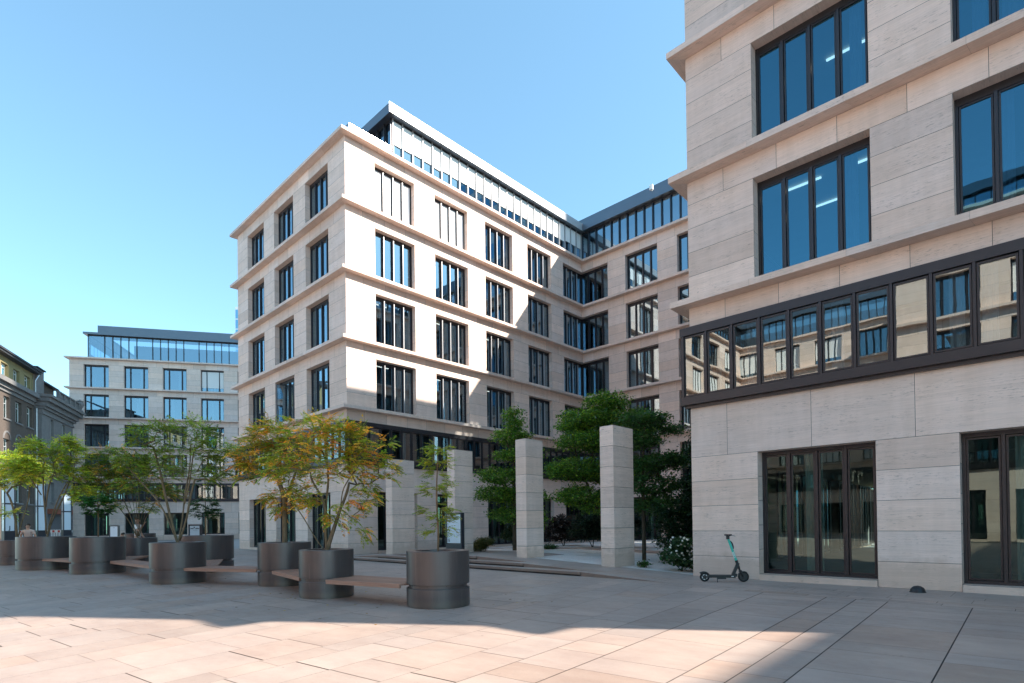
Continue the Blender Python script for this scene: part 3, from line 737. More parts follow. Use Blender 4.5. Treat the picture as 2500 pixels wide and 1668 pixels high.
tag(st.build('plaza_steps', M['paving']), kind='structure')
gv = MB()
def gstrip(x0, x1, y0, y1, dz=.0):
    n = 24
    for k in range(n):
        xa, xb = x0+(x1-x0)*k/n, x0+(x1-x0)*(k+1)/n
        gv.quad((xa, y0, H3(xa)+dz), (xb, y0, H3(xb)+dz), (xb, y1, H3(xb)+dz), (xa, y1, H3(xa)+dz))
gstrip(-13.3, -6.98, 14.76, 34.4, -.006); gstrip(-25.2, -13.3, 16.8, 34.4, -.006)
tag(gv.build('courtyard_gravel', M['gravel']), 'white gravel', kind='structure')
pt_ = MB()
prev = None
for k in range(33):
    x = -24.5+17.3*k/32; yc = 20.3+1.5*sin((x+14)/5.2)
    cur_ = (x, yc)
    if prev:
        a, b = prev, cur_
        pt_.quad((a[0], a[1]-.55, H3(a[0])+.03), (b[0], b[1]-.55, H3(b[0])+.03), (b[0], b[1]+.55, H3(b[0])+.03), (a[0], a[1]+.55, H3(a[0])+.03), None, slabcol(rg))
        pt_.quad((a[0], a[1]-.55, H3(a[0])-.05), (b[0], b[1]-.55, H3(b[0])-.05), (b[0], b[1]-.55, H3(b[0])+.03), (a[0], a[1]-.55, H3(a[0])+.03))
    prev = cur_
tag(pt_.build('courtyard_path', M['paving']), kind='structure')

# ------------------------------------------------------------------ pillars
def pillar(x1, w, yd, label, streaks=False):
    x0 = x1-w; y0, y1 = 14.485, 14.485+yd; zt = 4.5; zb = min(hgt(x0, y0+.1), hgt(x1, y0+.1))-.03
    o = empty('stone_pillar', (x1-w/2, y0+yd/2, zb), label, 'pillar', 'travertine pillars in a row')
    b = MB(); gp = MB(); zs = [zb]; z = zt
    lev = []
    while z > zb+.1: lev.append(z); z -= .635
    lev.append(zb); lev = lev[::-1]
    rr = random.Random(int(x1*100))
    for za, zc in zip(lev[:-1], lev[1:]):
        b.box(((x0+x1)/2, (y0+y1)/2, (za+zc)/2), (w, yd, zc-za-.012), col=tint())
        gp.box(((x0+x1)/2, (y0+y1)/2, zc-.006), (w-.04, yd-.04, .02))
    keep(b.build('pillar_block', M['stone_rough' if streaks else 'stone'], bevel=.012), o); keep(gp.build('pillar_joint', M['gap']), o)
pillar(-21.36, .50, 1.24, 'travertine pillar leftmost of the four, behind the autumn coloured tree')
pillar(-17.00, .45, .98, 'travertine pillar directly behind the number 16 sign')
pillar(-13.14, .49, .92, 'travertine pillar with the layered green tree behind its left side')
pillar(-9.51, .49, 1.14, 'tallest looking travertine pillar, nearest the right building, in front of the big green tree', True)

# ------------------------------------------------------------------ planters
def planter(c, a, b, rz, H, label):
    o = empty('planter', (c[0], c[1], 0), label, 'planter', 'round bronze steel planters on the plaza', rz)
    m = MB(); g0, g1 = .345, .415
    m.lathe((0, 0, 0), [(.97, .0), (.97, .015), (1, .02), (1, g0-.006), (.99, g0), (.925, g0), (.925, g1), (.99, g1), (1, g1+.004), (1, H-.008), (.992, H), (.72, H), (.715, H-.01), (.715, H-.12)], 72, a, b)
    p = m.build('planter_body', M['planter'], None, True, 28); p.parent = o
    s = MB(); s.lathe((0, 0, 0), [(.72, H-.11), (.4, H-.075), (.02, H-.06)], 30, a, b); q = s.build('soil', M['soil'], None, True); q.parent = o
    # small weld / drain studs
    f = MB()
    for k in range(10):
        an = 2*pi*k/10+.3; f.cyl((cos(an)*a*.945, sin(an)*b*.945, g1-.02), (cos(an)*a*.955, sin(an)*b*.955, g1-.02), .008, .008, 6)
    q = f.build('stud', M['black']); q.parent = o
    return o
PL = {}
def pl(k, Lp, Rp, H, label, asp=.9):
    L_ = Vector(Lp); R2 = Vector(Rp); c = (L_+R2)/2; c += c.normalized()*.03; a = (R2-L_).length/2*.965
    PL[k] = (c, a, H); planter(c, a, a*asp, atan2(R2.y-L_.y, R2.x-L_.x), H, label)
pl('N', (-8.70, 6.23), (-7.66, 6.86), 1.02, 'bronze steel planter nearest the camera, holding a slim sapling', .97)
pl('P5', (-11.50, 5.43), (-10.73, 6.30), 1.0, 'bronze steel planter with the autumn coloured tree, second from the right', 1.0)
pl('P4', (-14.55, 5.76), (-13.87, 6.92), 1.09, 'bronze steel planter just behind left of the autumn tree planter, thick single trunk')
pl('p7', (-17.56, 4.10), (-16.79, 5.29), 1.10, 'bronze steel planter with the v shaped multi stem green tree')
pl('p8', (-21.15, 5.7), (-20.3, 7.3), 1.22, 'tall bronze steel planter behind the v stemmed tree, small sapling in it')
pl('p2', (-23.54, 3.20), (-22.83, 4.66), 1.21, 'wide bronze steel planter with a thin leafy sapling, third from left')
pl('p1', (-27.87, 2.32), (-26.60, 3.75), 1.22, 'wide bronze steel planter, second from left, with forked trees')
pl('p3', (-26.2, 5.05), (-25.8, 6.35), 1.11, 'bronze steel planter with the bushy many stemmed tree, man standing behind')
pl('p0', (-32.54, 2.18), (-31.2, 2.95), 1.04, 'leftmost bronze steel planter partly hidden at the photo edge')
pl('p9', (-30.6, 6.1), (-30.0, 7.3), 1.25, 'farthest bronze steel planter peeking over the bushy tree planter')

def bench(F0, F1, B0, B1, label):
    F0, F1, B0, B1 = map(Vector, (F0, F1, B0, B1)); c = (F0+F1+B0+B1)/4
    o = empty('bench', (c.x, c.y, 0), label, 'bench', 'wooden bench decks between the planters')
    b = MB(); n = 8
    for k in range(n):
        t0, t1 = k/n+.012, (k+1)/n-.012
        a0, a1, d0, d1 = F0.lerp(B0, t0), F1.lerp(B1, t0), F0.lerp(B0, t1), F1.lerp(B1, t1); cc = tint(); ln = (a1-a0).length; r = random.random()*9
        for (za, zb) in ((.386, .421),):
            V = lambda p, z: (p.x, p.y, z)
            uv = [(r, r), (r+ln, r), (r+ln, r+.1), (r, r+.1)]
            b.quad(V(a0, zb), V(a1, zb), V(d1, zb), V(d0, zb), uv, cc); b.quad(V(a0, za), V(a1, za), V(a1, zb), V(a0, zb), uv, cc)
            b.quad(V(d1, za), V(d0, za), V(d0, zb), V(d1, zb), uv, cc); b.quad(V(d0, za), V(a0, za), V(a0, zb), V(d0, zb), uv, cc); b.quad(V(a1, za), V(d1, za), V(d1, zb), V(a1, zb), uv, cc); b.quad(V(d0, za), V(d1, za), V(a1, za), V(a0, za), uv, cc)
    keep(b.build('seat_plank', M['wood']), o)
    s = MB(); f0, f1, b0, b1 = F0.lerp(B0, .04), F1.lerp(B1, .04), F0.lerp(B0, .9), F1.lerp(B1, .9)
    for p, q in ((f0, f1), (b0, b1)):
        d = (q-p); s.box(((p.x+q.x)/2, (p.y+q.y)/2, .362), (d.length*.985, .05, .046), atan2(d.y, d.x))
    keep(s.build('seat_frame', M['wood']), o)
bench((-10.42, 5.46), (-8.55, 5.93), (-10.95, 6.42), (-8.5, 6.85), 'weathered wooden bench joining the two planters nearest the camera')
bench((-13.62, 5.74), (-11.45, 5.40), (-13.95, 6.75), (-11.2, 6.25), 'short wooden bench between the autumn tree planter and the thick trunk planter')
bench((-16.62, 4.66), (-14.45, 5.70), (-17.2, 5.35), (-14.6, 6.5), 'wooden bench between the v stem tree planter and the thick trunk planter')
bench((-22.35, 4.1), (-17.5, 4.35), (-23.0, 4.75), (-17.4, 5.0), 'long wooden bench left of the v stem tree planter')
bench((-20.0, 6.1), (-17.2, 5.1), (-20.2, 6.9), (-16.9, 5.6), 'wooden bench leading back to the tall sapling planter')
bench((-26.6, 2.8), (-23.4, 3.5), (-26.7, 3.5), (-23.4, 4.2), 'wooden bench between the two wide planters on the left')
bench((-25.6, 5.3), (-23.4, 4.3), (-25.3, 5.9), (-23.0, 4.8), 'wooden bench running back to the bushy tree planter')

# ------------------------------------------------------------------ vegetation
def green(rg, base, var=.25): 
    k = rg.gauss(1, var); k = max(.45, min(1.7, k)); j = rg.gauss(0, .10)
    return (max(.004, base[0]*k*(1+j*1.5)), base[1]*k, max(.004, base[2]*k*(1-j)))
def leafblade(mb, p, d, up, ln, w, col):
    side = d.cross(up)
    if side.length < 1e-4: side = d.orthogonal()
    side.normalize(); m_ = p+d*ln*.45
    mb.f.append(tuple(range(len(mb.v), len(mb.v)+4))); mb.v += [tuple(p), tuple(m_+side*w), tuple(p+d*ln), tuple(m_-side*w)]
    mb.uv += [(0, 0), (1, 0), (1, 1), (0, 1)]; mb.c += [col]*4; mb.mi.append(0)
def pinnate(mb, rg, p, d, ln, base, npair=6, lw=.012, ll=.06, droop=.5):
    d = d.normalized(); pos = p.copy(); st_ = ln/(npair+1); col0 = green(rg, base)
    for k in range(npair+1):
        d = (d+Vector((0, 0, -droop*.16))).normalized(); pos = pos+d*st_
        up = Vector((0, 0, 1)); side = d.cross(up)
        if side.length < .05: side = Vector((1, 0, 0))
        side.normalize(); sc = 1-.45*abs(k/(npair)-.45)
        for s_ in (-1, 1):
            ld = (side*s_+d*.45+Vector((rg.gauss(0, .12), rg.gauss(0, .12), rg.gauss(-.22, .15)))).normalized()
            c = tuple(v*rg.uniform(.85, 1.15) for v in col0)
            leafblade(mb, pos, ld, Vector((rg.gauss(0, .3), rg.gauss(0, .3), 1)), ll*sc, lw*sc, c)
    leafblade(mb, pos, d, Vector((0, 0, 1)), ll, lw, col0)
class Skel:
    def __init__(s): s.p = []; s.par = []
    def add(s, p, par): s.p.append(Vector(p)); s.par.append(par); return len(s.p)-1
    def build(s, name, mat, parent, rmin=.004, rexp=2.3, rmax=None, nseg=6, world=True):
        n = len(s.p); ch = [[] for _ in range(n)]
        for i, q in enumerate(s.par):
            if q >= 0: ch[q].append(i)
        r = [0]*n
        for i in range(n-1, -1, -1):
            r[i] = rmin if not ch[i] else max(rmin, sum(r[c]**rexp for c in ch[i])**(1/rexp))
        if rmax:
            mx = max(r); f = min(1.0, rmax/mx) if mx > rmax else rmax/mx
            r = [max(rmin, v*(f if v > rmin*1.5 else 1)) for v in r]
        s.r = r; mb = MB(); done = [False]*n
        for i in range(n):
            if s.par[i] >= 0 and done[i]: continue
            for c0 in (ch[i] if True else []):
                if done[c0]: continue
                chain = [i, c0]; done[c0] = True
                while True:
                    nx = [c for c in ch[chain[-1]] if not done[c]]
                    if not nx: break
                    b = max(nx, key=lambda c: r[c]); chain.append(b); done[b] = True
                rad = [r[k] for k in chain]; rad[0] = min(rad[0], rad[1]*1.15)
                if len(chain) >= 2: mb.tube([s.p[k] for k in chain], rad, nseg, True)
        o = mb.build(name, mat, None, True); keep(o, parent); return o
def grow(sk, targets, rg, stepl=.25, curve=.25):
    tips = []
    for t in targets:
        best = min(range(len(sk.p)), key=lambda i: (sk.p[i]-t).length+max(0, sk.p[i].z-t.z)*1.2)
        a = sk.p[best]; d = t-a; L_ = d.length; n = max(1, int(L_/stepl)); last = best
        bow = Vector((rg.gauss(0, .1), rg.gauss(0, .1), -curve*.35))*L_
        for k in range(1, n+1):
            f = k/n; q = a+d*f+bow*(f*(1-f))+Vector((rg.gauss(0, .012), rg.gauss(0, .012), rg.gauss(0, .012)))*(0 if k == n else 1)
            last = sk.add(q, last)
        tips.append(last)
    return tips
def stem(sk, pts, par=-1):
    """pts polyline smooth"""
    last = par
    for i, p in enumerate(pts): last = sk.add(p, last)
    return last
def interp(pts, n):
    """catmull-ish resample"""
    P_ = [Vector(p) for p in pts]; out = []
    for i in range(len(P_)-1):
        p0 = P_[max(i-1, 0)]; p1 = P_[i]; p2 = P_[i+1]; p3 = P_[min(i+2, len(P_)-1)]
        for k in range(n):
            t = k/n; out.append(.5*((2*p1)+(p2-p0)*t+(2*p0-5*p1+4*p2-p3)*t*t+(3*p1-3*p2+p3-p0)*t**3))
    out.append(P_[-1]); return out
VR = Vector((.7229, .6909, 0))   # direction that reads as "right" in the photo
VF = Vector((-.6909, .7229, 0))
def planter_tree(key, seed, stems, lobes, ntip, base, label, autumn=None, rmax=.06, bark='bark', leafn=3, leafl=.24, group=None, ll=.078, lw=.019, rmin=.003, off=(0, 0), cat='tree', gbase=None, aut_frac=.5, droop=.6, zs=1.0):
    """stems: list of [(right, forward, z)...] rel. to planter centre at soil; lobes: (right, fwd, z, rr, rf, rz, weight)"""
    c, a, H = PL[key]; z0 = H-.08; rg = random.Random(seed)
    o = empty('tree', (c.x, c.y, z0), label, cat, group)
    W = lambda r, f, z: Vector((c.x, c.y, z0))+VR*(r+off[0])+VF*(f+off[1])+Vector((0, 0, z))
    sk = Skel(); b0 = sk.add(W(0, 0, -.05), -1); b1 = sk.add(W(0, 0, .05), b0)
    for s_ in stems: stem(sk, [p for p in interp([W(*q) for q in s_], 4)][1:], b1)
    tg = []; tw = sum(l[6] for l in lobes)
    for l in lobes:
        for _ in range(max(1, int(2.5*ntip*l[6]/tw))):
            while True:
                u = Vector((rg.uniform(-1, 1), rg.uniform(-1, 1), rg.uniform(-1, 1)))
                if .1 < u.length < 1: break
            u = u*(u.length**-.35)
            tg.append((W(l[0]+u.x*l[3]*1.05, l[1]+u.y*l[4]*1.05, (l[2]+u.z*l[5]*1.1)*zs), l))
    base_p = W(0, 0, 1.0)
    tg.sort(key=lambda t: (t[0]-base_p).length)
    tips = grow(sk, [t[0] for t in tg], rg)
    lf = MB()
    for ti, (t, l) in zip(tips, tg):
        p = sk.p[ti]; pr = sk.p[sk.par[ti]]; d0 = (p-pr).normalized()
        outd = (p-W(0, 0, 1.2)); outd.z *= .3; outd = outd.normalized() if outd.length > 1e-3 else d0
        abase = rg.choice(autumn) if (autumn and rg.random() < aut_frac*(l[7] if len(l) > 7 else 1)) else base
        for k in range(leafn+rg.choice((1, 1, 2, 3))):
            d = (d0*.4+outd*.5+Vector((rg.gauss(0, .6), rg.gauss(0, .6), rg.gauss(.10, .3)))).normalized()
            bc = abase if rg.random() < .82 else base
            if autumn and rg.random() < .10: bc = rg.choice(autumn)
            pinnate(lf, rg, p+Vector((rg.gauss(0, .02), rg.gauss(0, .02), rg.gauss(0, .02))), d, leafl*rg.uniform(.7, 1.2), bc, 6, lw, ll, droop)
    sk.build('trunk', M[bark], o, rmin, 2.0, rmax*.85)
    keep(lf.build('crown', M['leaf']), o); return o
G1 = (.33, .40, .045); G2 = (.27, .38, .045); G_SUNLIT = (.58, .62, .07); OR = [(.90, .52, .08), (.92, .62, .12), (.82, .40, .06)]  # the yellow green is a sunlit leaf tone, sunshine painted in
TG = 'pinnate leaved trees growing in the planters'
# autumn tree in P5
planter_tree('P5', 11, [[(0, 0, 0), (-.02, 0, .5), (-.05, .05, 1.05), (-.28, .05, 1.5), (-.5, .1, 1.95)], [(0, 0, .1), (-.01, 0, .6), (-.02, .1, 1.15), (.05, 0, 1.6), (.0, .1, 2.2)], [(0, 0, 0), (.15, -.05, .45), (.33, -.1, .95), (.42, -.1, 1.4), (.75, -.15, 1.85)], [(0, 0, 0), (-.22, 0, .30), (-.52, .1, .75), (-.75, .1, 1.1)], [(.3, -.1, .85), (.5, 0, 1.5), (.45, .1, 2.3)]],
    [(-.2, 0, 2.35, .75, .6, .35, 1.6, 1.2), (.45, 0, 2.25, .55, .55, .32, 1.2, .7), (-.9, .1, 1.75, .5, .5, .28, 1.0, 1.1), (.1, 0, 1.75, .6, .6, .3, 1.2, .8), (.95, -.1, 1.75, .45, .45, .28, .9, 1.1), (.75, 0, 1.15, .35, .35, .3, .6, .7), (-.6, .1, 1.15, .3, .35, .25, .5, 1.0), (.35, 0, .85, .35, .3, .25, .35, .7), (-.25, 0, 1.15, .3, .3, .22, .3, .6), (1.25, -.2, 2.15, .18, .18, .1, .12, 1.0), (1.35, -.1, 1.6, .2, .2, .16, .25, 1.1), (.75, 0, .45, .14, .14, .16, .1, .8)], 150, G1,
    'large multi stemmed tree turning orange in the second planter from the right', OR, .062, leafn=2, aut_frac=.34, zs=1.07, group=TG, leafl=.25)
# P4
planter_tree('P4', 12, [[(0, 0, 0), (.0, 0, .6), (-.02, 0, 1.2), (-.12, 0, 1.6), (-.35, .1, 2.1)], [(-.01, 0, 1.15), (.15, 0, 1.5), (.32, 0, 1.95), (.45, .1, 2.4)]],
    [(-.2, 0, 2.7, .6, .5, .35, 1.4, .9), (-.8, .1, 2.3, .5, .5, .35, 1.2, 1), (.35, 0, 2.3, .5, .5, .35, 1.0, .8), (-.95, 0, 1.8, .3, .4, .22, .5, 1.0), (-.3, 0, 1.9, .45, .4, .2, .7, .7), (.0, 0, 1.15, .32, .3, .22, .5, .8), (-.35, 0, 1.2, .2, .2, .12, .2, 1.3), (-.1, -.1, .85, .12, .2, .1, .12, 1)], 125, G1,
    'tree with one thick mossy trunk, green and orange leaves, behind the autumn tree', OR, .085, leafn=2, aut_frac=.32, zs=1.05, group=TG, leafl=.26)
# p7 V-shape
planter_tree('p7', 13, [[(0, 0, 0), (-.16, 0, .6), (-.33, 0, 1.3), (-.45, 0, 1.9), (-.72, .1, 2.7)], [(0, 0, 0), (-.22, -.05, .65), (-.48, -.1, 1.2), (-.95, -.1, 1.75), (-1.35, -.1, 2.2)], [(0, 0, 0), (.12, 0, .7), (.2, 0, 1.4), (.33, 0, 2.1), (.3, .1, 2.8)], [(0, 0, 0), (.2, .05, .7), (.34, .05, 1.4), (.6, .05, 2.2), (1.1, .1, 2.75)], [(.15, .0, 1.0), (.32, .0, 1.7), (.42, .0, 2.4), (.5, .1, 3.2)]],
    [(-.75, 0, 3.0, .45, .5, .28, .9), (.45, 0, 3.1, .55, .5, .3, 1.1), (.0, .1, 2.5, .5, .5, .22, .7), (1.0, 0, 2.6, .5, .5, .28, 1.0), (-.95, 0, 2.25, .5, .4, .22, .8), (-.2, .1, 2.0, .5, .4, .2, .6), (.85, .1, 1.95, .45, .4, .2, .7), (-1.4, 0, 2.4, .25, .3, .3, .4), (-.35, .0, 3.15, .3, .3, .12, .3), (1.5, 0, 2.4, .3, .3, .25, .4), (-1.3, -.1, 1.7, .25, .25, .12, .25)], 135, G2,
    'v shaped multi stem tree with airy green crown, left of the thick trunked tree', [(.14, .2, .03)], .07, leafn=2, group=TG, aut_frac=.25, leafl=.27)
# p3 bushy many stems
planter_tree('p3', 14, [[(0, 0, 0), (a_*.25, 0, .8), (a_*.7, .1*b_, 1.8), (a_*1.0, .2*b_, 2.6)] for a_, b_ in ((-1.6, 0), (-1.0, 1), (-.55, -1), (-.15, .5), (.15, -1), (.45, 1), (.8, 0), (-.35, 0), (1.15, .5))],
    [(-1.3, 0, 2.75, .75, .6, .4, 1.5, .8), (-.3, 0, 2.6, .7, .6, .35, 1.2, .1), (.6, 0, 2.85, .7, .6, .45, 1.2, .2), (-.9, 0, 3.3, .6, .6, .3, .8, .5), (.1, 0, 2.1, 1.0, .6, .25, .9, .1), (-1.3, 0, 2.0, .7, .5, .3, .9, .1), (1.1, 0, 1.9, .45, .4, .25, .5, .1), (-.9, 0, 1.45, .4, .4, .15, .25), (.35, 0, 1.35, .3, .3, .2, .25)], 170, (.20, .28, .035),
    'bushy tree with many thin stems, man in white shirt behind it', OR, .05, leafn=3, group=TG, aut_frac=.20, leafl=.30, ll=.09, lw=.022)
# p1 forked trees
planter_tree('p1', 15, [[(0, 0, 0), (-.05, 0, .9), (-.12, 0, 1.9), (-.1, 0, 2.8)], [(0, 0, 0), (.15, 0, .7), (.5, 0, 1.6), (.95, 0, 2.4), (1.1, 0, 2.9)], [(0, 0, 0), (.2, .05, .75), (.62, .1, 1.7), (.9, .1, 2.5)], [(-.05, 0, 1.0), (.1, 0, 2.0), (.5, 0, 2.9)], [(-.1, 0, 1.5), (-.6, 0, 2.3), (-.9, 0, 2.8)]],
    [(-.3, 0, 3.3, .7, .6, .32, 1.2), (.75, 0, 3.2, .5, .5, .4, 1.0), (-.9, 0, 2.7, .6, .6, .3, 1.2, 1), (.1, 0, 2.6, .7, .6, .3, 1.1, .9), (1.0, 0, 2.4, .5, .5, .3, .8), (.8, 0, 3.65, .25, .3, .15, .3), (1.35, 0, 1.7, .4, .4, .3, .6), (1.2, 0, 3.3, .15, .2, .08, .1)], 140, G2,
    'forked tree with sunlit yellow green leaves in the second planter from left', [G_SUNLIT, G_SUNLIT], .07, leafn=3, group=TG, aut_frac=.5, leafl=.30, ll=.09, lw=.022)
planter_tree('p0', 16, [[(0, 0, 0), (-.05, 0, .9), (-.3, 0, 1.9), (-.8, 0, 2.6)], [(0, 0, 0), (.2, 0, .8), (.5, 0, 1.8), (.55, 0, 2.9)], [(0, 0, 0), (.35, 0, .8), (.9, .1, 1.5), (.95, 0, 2.2)]],
    [(-.3, 0, 3.4, .9, .6, .35, 1.2), (-.6, 0, 2.7, .8, .6, .35, 1.2, 1.3), (.6, 0, 2.9, .6, .6, .4, 1.0, .9), (-.3, 0, 1.3, .5, .3, .1, .15)], 110, G2,
    'tree at the left photo edge with sunlit yellow green leaves', [G_SUNLIT], .06, leafn=3, group=TG, aut_frac=.5, leafl=.32, ll=.095, lw=.024)
# saplings
def sapling(key, seed, Ht, tiers, label, ll=.045, off=(0, 0), bark='bark_red', base=G1, pads=.5, lean=0.0):
    c, a, H = PL[key]; z0 = H-.08; rg = random.Random(seed)
    o = empty('sapling', (c.x, c.y, z0), label, 'sapling', 'slim saplings growing in the planters')
    sk = Skel(); lf = MB(); last = sk.add((c.x, c.y, z0-.05), -1); n = 26; ids = []
    for k in range(1, n+1):
        f = k/n; p = Vector((c.x, c.y, z0))+VR*(lean*f+.012*sin(f*9)+off[0])+VF*off[1]+Vector((0, 0, Ht*f)); last = sk.add(p, last); ids.append(last)
    for (z, r, cnt, spread) in tiers:
        for k in range(cnt):
            zz = z+rg.uniform(-spread, spread); f = min(.99, max(.02, zz/Ht)); i = ids[int(f*(n-1))]; p = sk.p[i]
            an = rg.uniform(0, 2*pi); d = (VR*cos(an)*1.0+VF*sin(an)*.8+Vector((0, 0, rg.uniform(.05, .35)))).normalized(); ln = r*rg.uniform(.55, 1.05)
            q1_ = p+d*ln*.5+Vector((0, 0, .01)); q2_ = p+d*ln; a1_ = sk.add(q1_, i); a2_ = sk.add(q2_, a1_)
            for s_ in range(6):
                pp = p.lerp(q2_, rg.uniform(.35, 1.0)); pinnate(lf, rg, pp, (d+Vector((rg.gauss(0, .5), rg.gauss(0, .5), rg.gauss(.0, .25)))).normalized(), rg.uniform(.12, .2), base, 5, ll*.30, ll*1.15, .4)
    sk.build('trunk', M[bark], o, .0025, 2.1, .019)
    keep(lf.build('crown', M['leaf']), o)
sapling('N', 21, 2.12, [(2.0, .26, 14, .1), (1.75, .30, 14, .1), (1.5, .22, 8, .08), (1.25, .30, 12, .07), (1.12, .26, 8, .06), (.78, .36, 12, .08), (.60, .32, 12, .08), (.42, .26, 8, .06)], 'slim sapling with sparse tiered leaves in the nearest planter')
sapling('p8', 22, 3.6, [(.75, .42, 26, .2), (1.1, .45, 20, .15), (1.9, .25, 8, .2), (2.4, .3, 10, .2)], 'slim sapling behind the v stemmed tree', .07, base=(.05, .12, .03))
sapling('p2', 23, 3.0, [(1.15, .55, 24, .1), (.85, .4, 16, .1), (1.35, .4, 16, .1)], 'slim leafy sapling in the wide planter third from left', .08, base=(.05, .16, .03))

def broad_tree(seed, base_xy, z0, trunk_pts, lobes, ntip, base, label, leafn=22, rmax=.10, ll=.105, lw=.036, spread=.16, bark='bark_dark', cat='tree', name='tree', group=None, flat=.45, flowers=0, light=None):
    rg = random.Random(seed); o = empty(name, (base_xy[0], base_xy[1], z0), label, cat, group)
    B = Vector((base_xy[0], base_xy[1], z0)); W = lambda r, f, z: B+VR*r+VF*f+Vector((0, 0, z))
    sk = Skel(); b0 = sk.add(W(0, 0, -.05), -1)
    for tp in trunk_pts: stem(sk, interp([W(*q) for q in tp], 4)[1:], b0)
    tg = []; tw = sum(l[6] for l in lobes)
    for l in lobes:
        for _ in range(max(1, int(1.9*ntip*l[6]/tw))):
            while True:
                u = Vector((rg.uniform(-1, 1), rg.uniform(-1, 1), rg.uniform(-1, 1)))
                if .15 < u.length < 1: break
            u = u*(u.length**-.45); tg.append(W(l[0]+u.x*l[3], l[1]+u.y*l[4], l[2]+u.z*l[5]))
    mid = W(0, 0, lobes[0][2]*.5); tg.sort(key=lambda t: (t-mid).length)
    tips = grow(sk, tg, rg, .3, .1); lf = MB(); fl_ = MB()
    for ti in tips:
        p = sk.p[ti]; k0 = rg.uniform(.75, 1.25)
        for k in range(int(leafn*1.5)):
            q = p+Vector((rg.gauss(0, spread), rg.gauss(0, spread), rg.gauss(0, spread*flat)))
            d = Vector((rg.gauss(0, 1), rg.gauss(0, 1), rg.gauss(-.15, .5))).normalized()
            cc = green(rg, light if (light and rg.random() < .3) else base, .22); cc = tuple(v*k0 for v in cc)
            leafblade(lf, q, d, Vector((rg.gauss(0, .5), rg.gauss(0, .5), 1)), ll*rg.uniform(.6, 1.2), lw*rg.uniform(.8, 1.2), cc)
        if flowers and rg.random() < flowers:
            q = p+Vector((rg.gauss(0, .08), rg.gauss(0, .08), .05+rg.uniform(0, .12)))-VF*.1; nn = (-VF+Vector((rg.gauss(0, .4), rg.gauss(0, .4), .5))).normalized(); u = nn.orthogonal().normalized(); w = nn.cross(u)
            for m_ in range(5):
                an = 2*pi*m_/5; dd = u*cos(an)+w*sin(an); leafblade(fl_, q, dd, nn, .042, .018, (.9, .9, .88))
    sk.build('trunk', M[bark], o, .004, 2.2, rmax)
    keep(lf.build('crown' if name == 'tree' else 'foliage', M['leaf']), o)
    if fl_.f: keep(fl_.build('blossom', M['leaf']), o)
    return o
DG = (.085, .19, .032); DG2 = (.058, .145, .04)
# courtyard trees
broad_tree(31, (-16.4, 17.3), .33, [[(0, 0, 0), (.02, 0, 1.5), (0, 0, 3), (.05, 0, 4.6), (.1, 0, 6.0)]],
    [(.05, 0, 5.6, .35, .4, .5, .7), (-.15, 0, 4.9, .75, .7, .3, 1.0), (.2, 0, 4.1, 1.0, .9, .25, 1.2), (-.5, 0, 3.2, 1.0, .9, .3, 1.5), (-.75, 0, 2.45, 1.0, .9, .3, 1.5), (.3, .2, 2.3, 1.1, .9, .4, 1.4), (-.2, 0, 1.55, .9, .8, .3, 1.1), (.8, 0, 1.4, .5, .6, .5, .8), (.55, 0, 4.3, .7, .5, .15, .5)], 330, DG,
    'layered green tree growing behind the third pillar from the right building', 24, .09, light=(.20, .34, .045))
broad_tree(32, (-12.9, 18.9), .30, [[(0, 0, 0), (.0, 0, 1.5), (.05, 0, 3), (.15, 0, 4.6), (.2, 0, 6.2)], [(.0, 0, 1.2), (-.6, 0, 2.6), (-1.1, 0, 4.0)], [(.05, 0, 2.2), (.8, 0, 3.6), (1.2, 0, 4.7)]],
    [(.2, 0, 6.1, .9, .7, .35, 1.1), (-.35, 0, 5.4, 1.3, 1.1, .4, 1.9), (.9, 0, 5.4, 1.0, 1.0, .35, 1.3), (-.7, 0, 4.5, 1.2, 1.1, .4, 1.7), (.4, 0, 4.4, 1.2, 1.1, .4, 1.3), (-1.0, 0, 3.4, 1.3, 1.1, .45, 1.8), (.2, 0, 3.2, 1.2, 1.1, .4, 1.2), (-.9, 0, 2.3, 1.1, 1.0, .4, 1.4), (.1, 0, 1.9, 1.0, .8, .4, .9), (1.7, 0, 5.0, .5, .5, .2, .5), (-1.75, 0, 3.3, .5, .5, .2, .4), (-1.4, 0, 5.1, .5, .5, .2, .4)], 560, DG,
    'tallest dense green tree in the courtyard behind the largest pillar', 26, .12, light=(.22, .37, .045))
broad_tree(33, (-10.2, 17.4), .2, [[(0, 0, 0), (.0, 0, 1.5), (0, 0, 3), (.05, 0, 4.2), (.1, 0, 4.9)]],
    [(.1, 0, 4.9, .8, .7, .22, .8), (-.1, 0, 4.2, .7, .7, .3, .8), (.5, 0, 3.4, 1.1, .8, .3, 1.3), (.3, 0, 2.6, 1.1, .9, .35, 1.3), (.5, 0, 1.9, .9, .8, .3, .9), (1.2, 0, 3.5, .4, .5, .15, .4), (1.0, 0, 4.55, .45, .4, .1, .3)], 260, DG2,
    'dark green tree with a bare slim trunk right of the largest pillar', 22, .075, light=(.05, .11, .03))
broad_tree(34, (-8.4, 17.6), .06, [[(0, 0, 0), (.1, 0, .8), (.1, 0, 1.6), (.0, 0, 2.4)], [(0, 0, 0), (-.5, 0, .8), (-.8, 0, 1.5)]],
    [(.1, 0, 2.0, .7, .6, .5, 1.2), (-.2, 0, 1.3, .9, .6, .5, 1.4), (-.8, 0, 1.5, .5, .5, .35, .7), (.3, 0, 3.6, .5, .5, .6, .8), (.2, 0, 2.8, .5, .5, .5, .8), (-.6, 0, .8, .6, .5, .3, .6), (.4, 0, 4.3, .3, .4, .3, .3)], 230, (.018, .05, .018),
    'tall very dark bush leaning on the edge of the right building', 22, .05, cat='shrub', name='shrub')
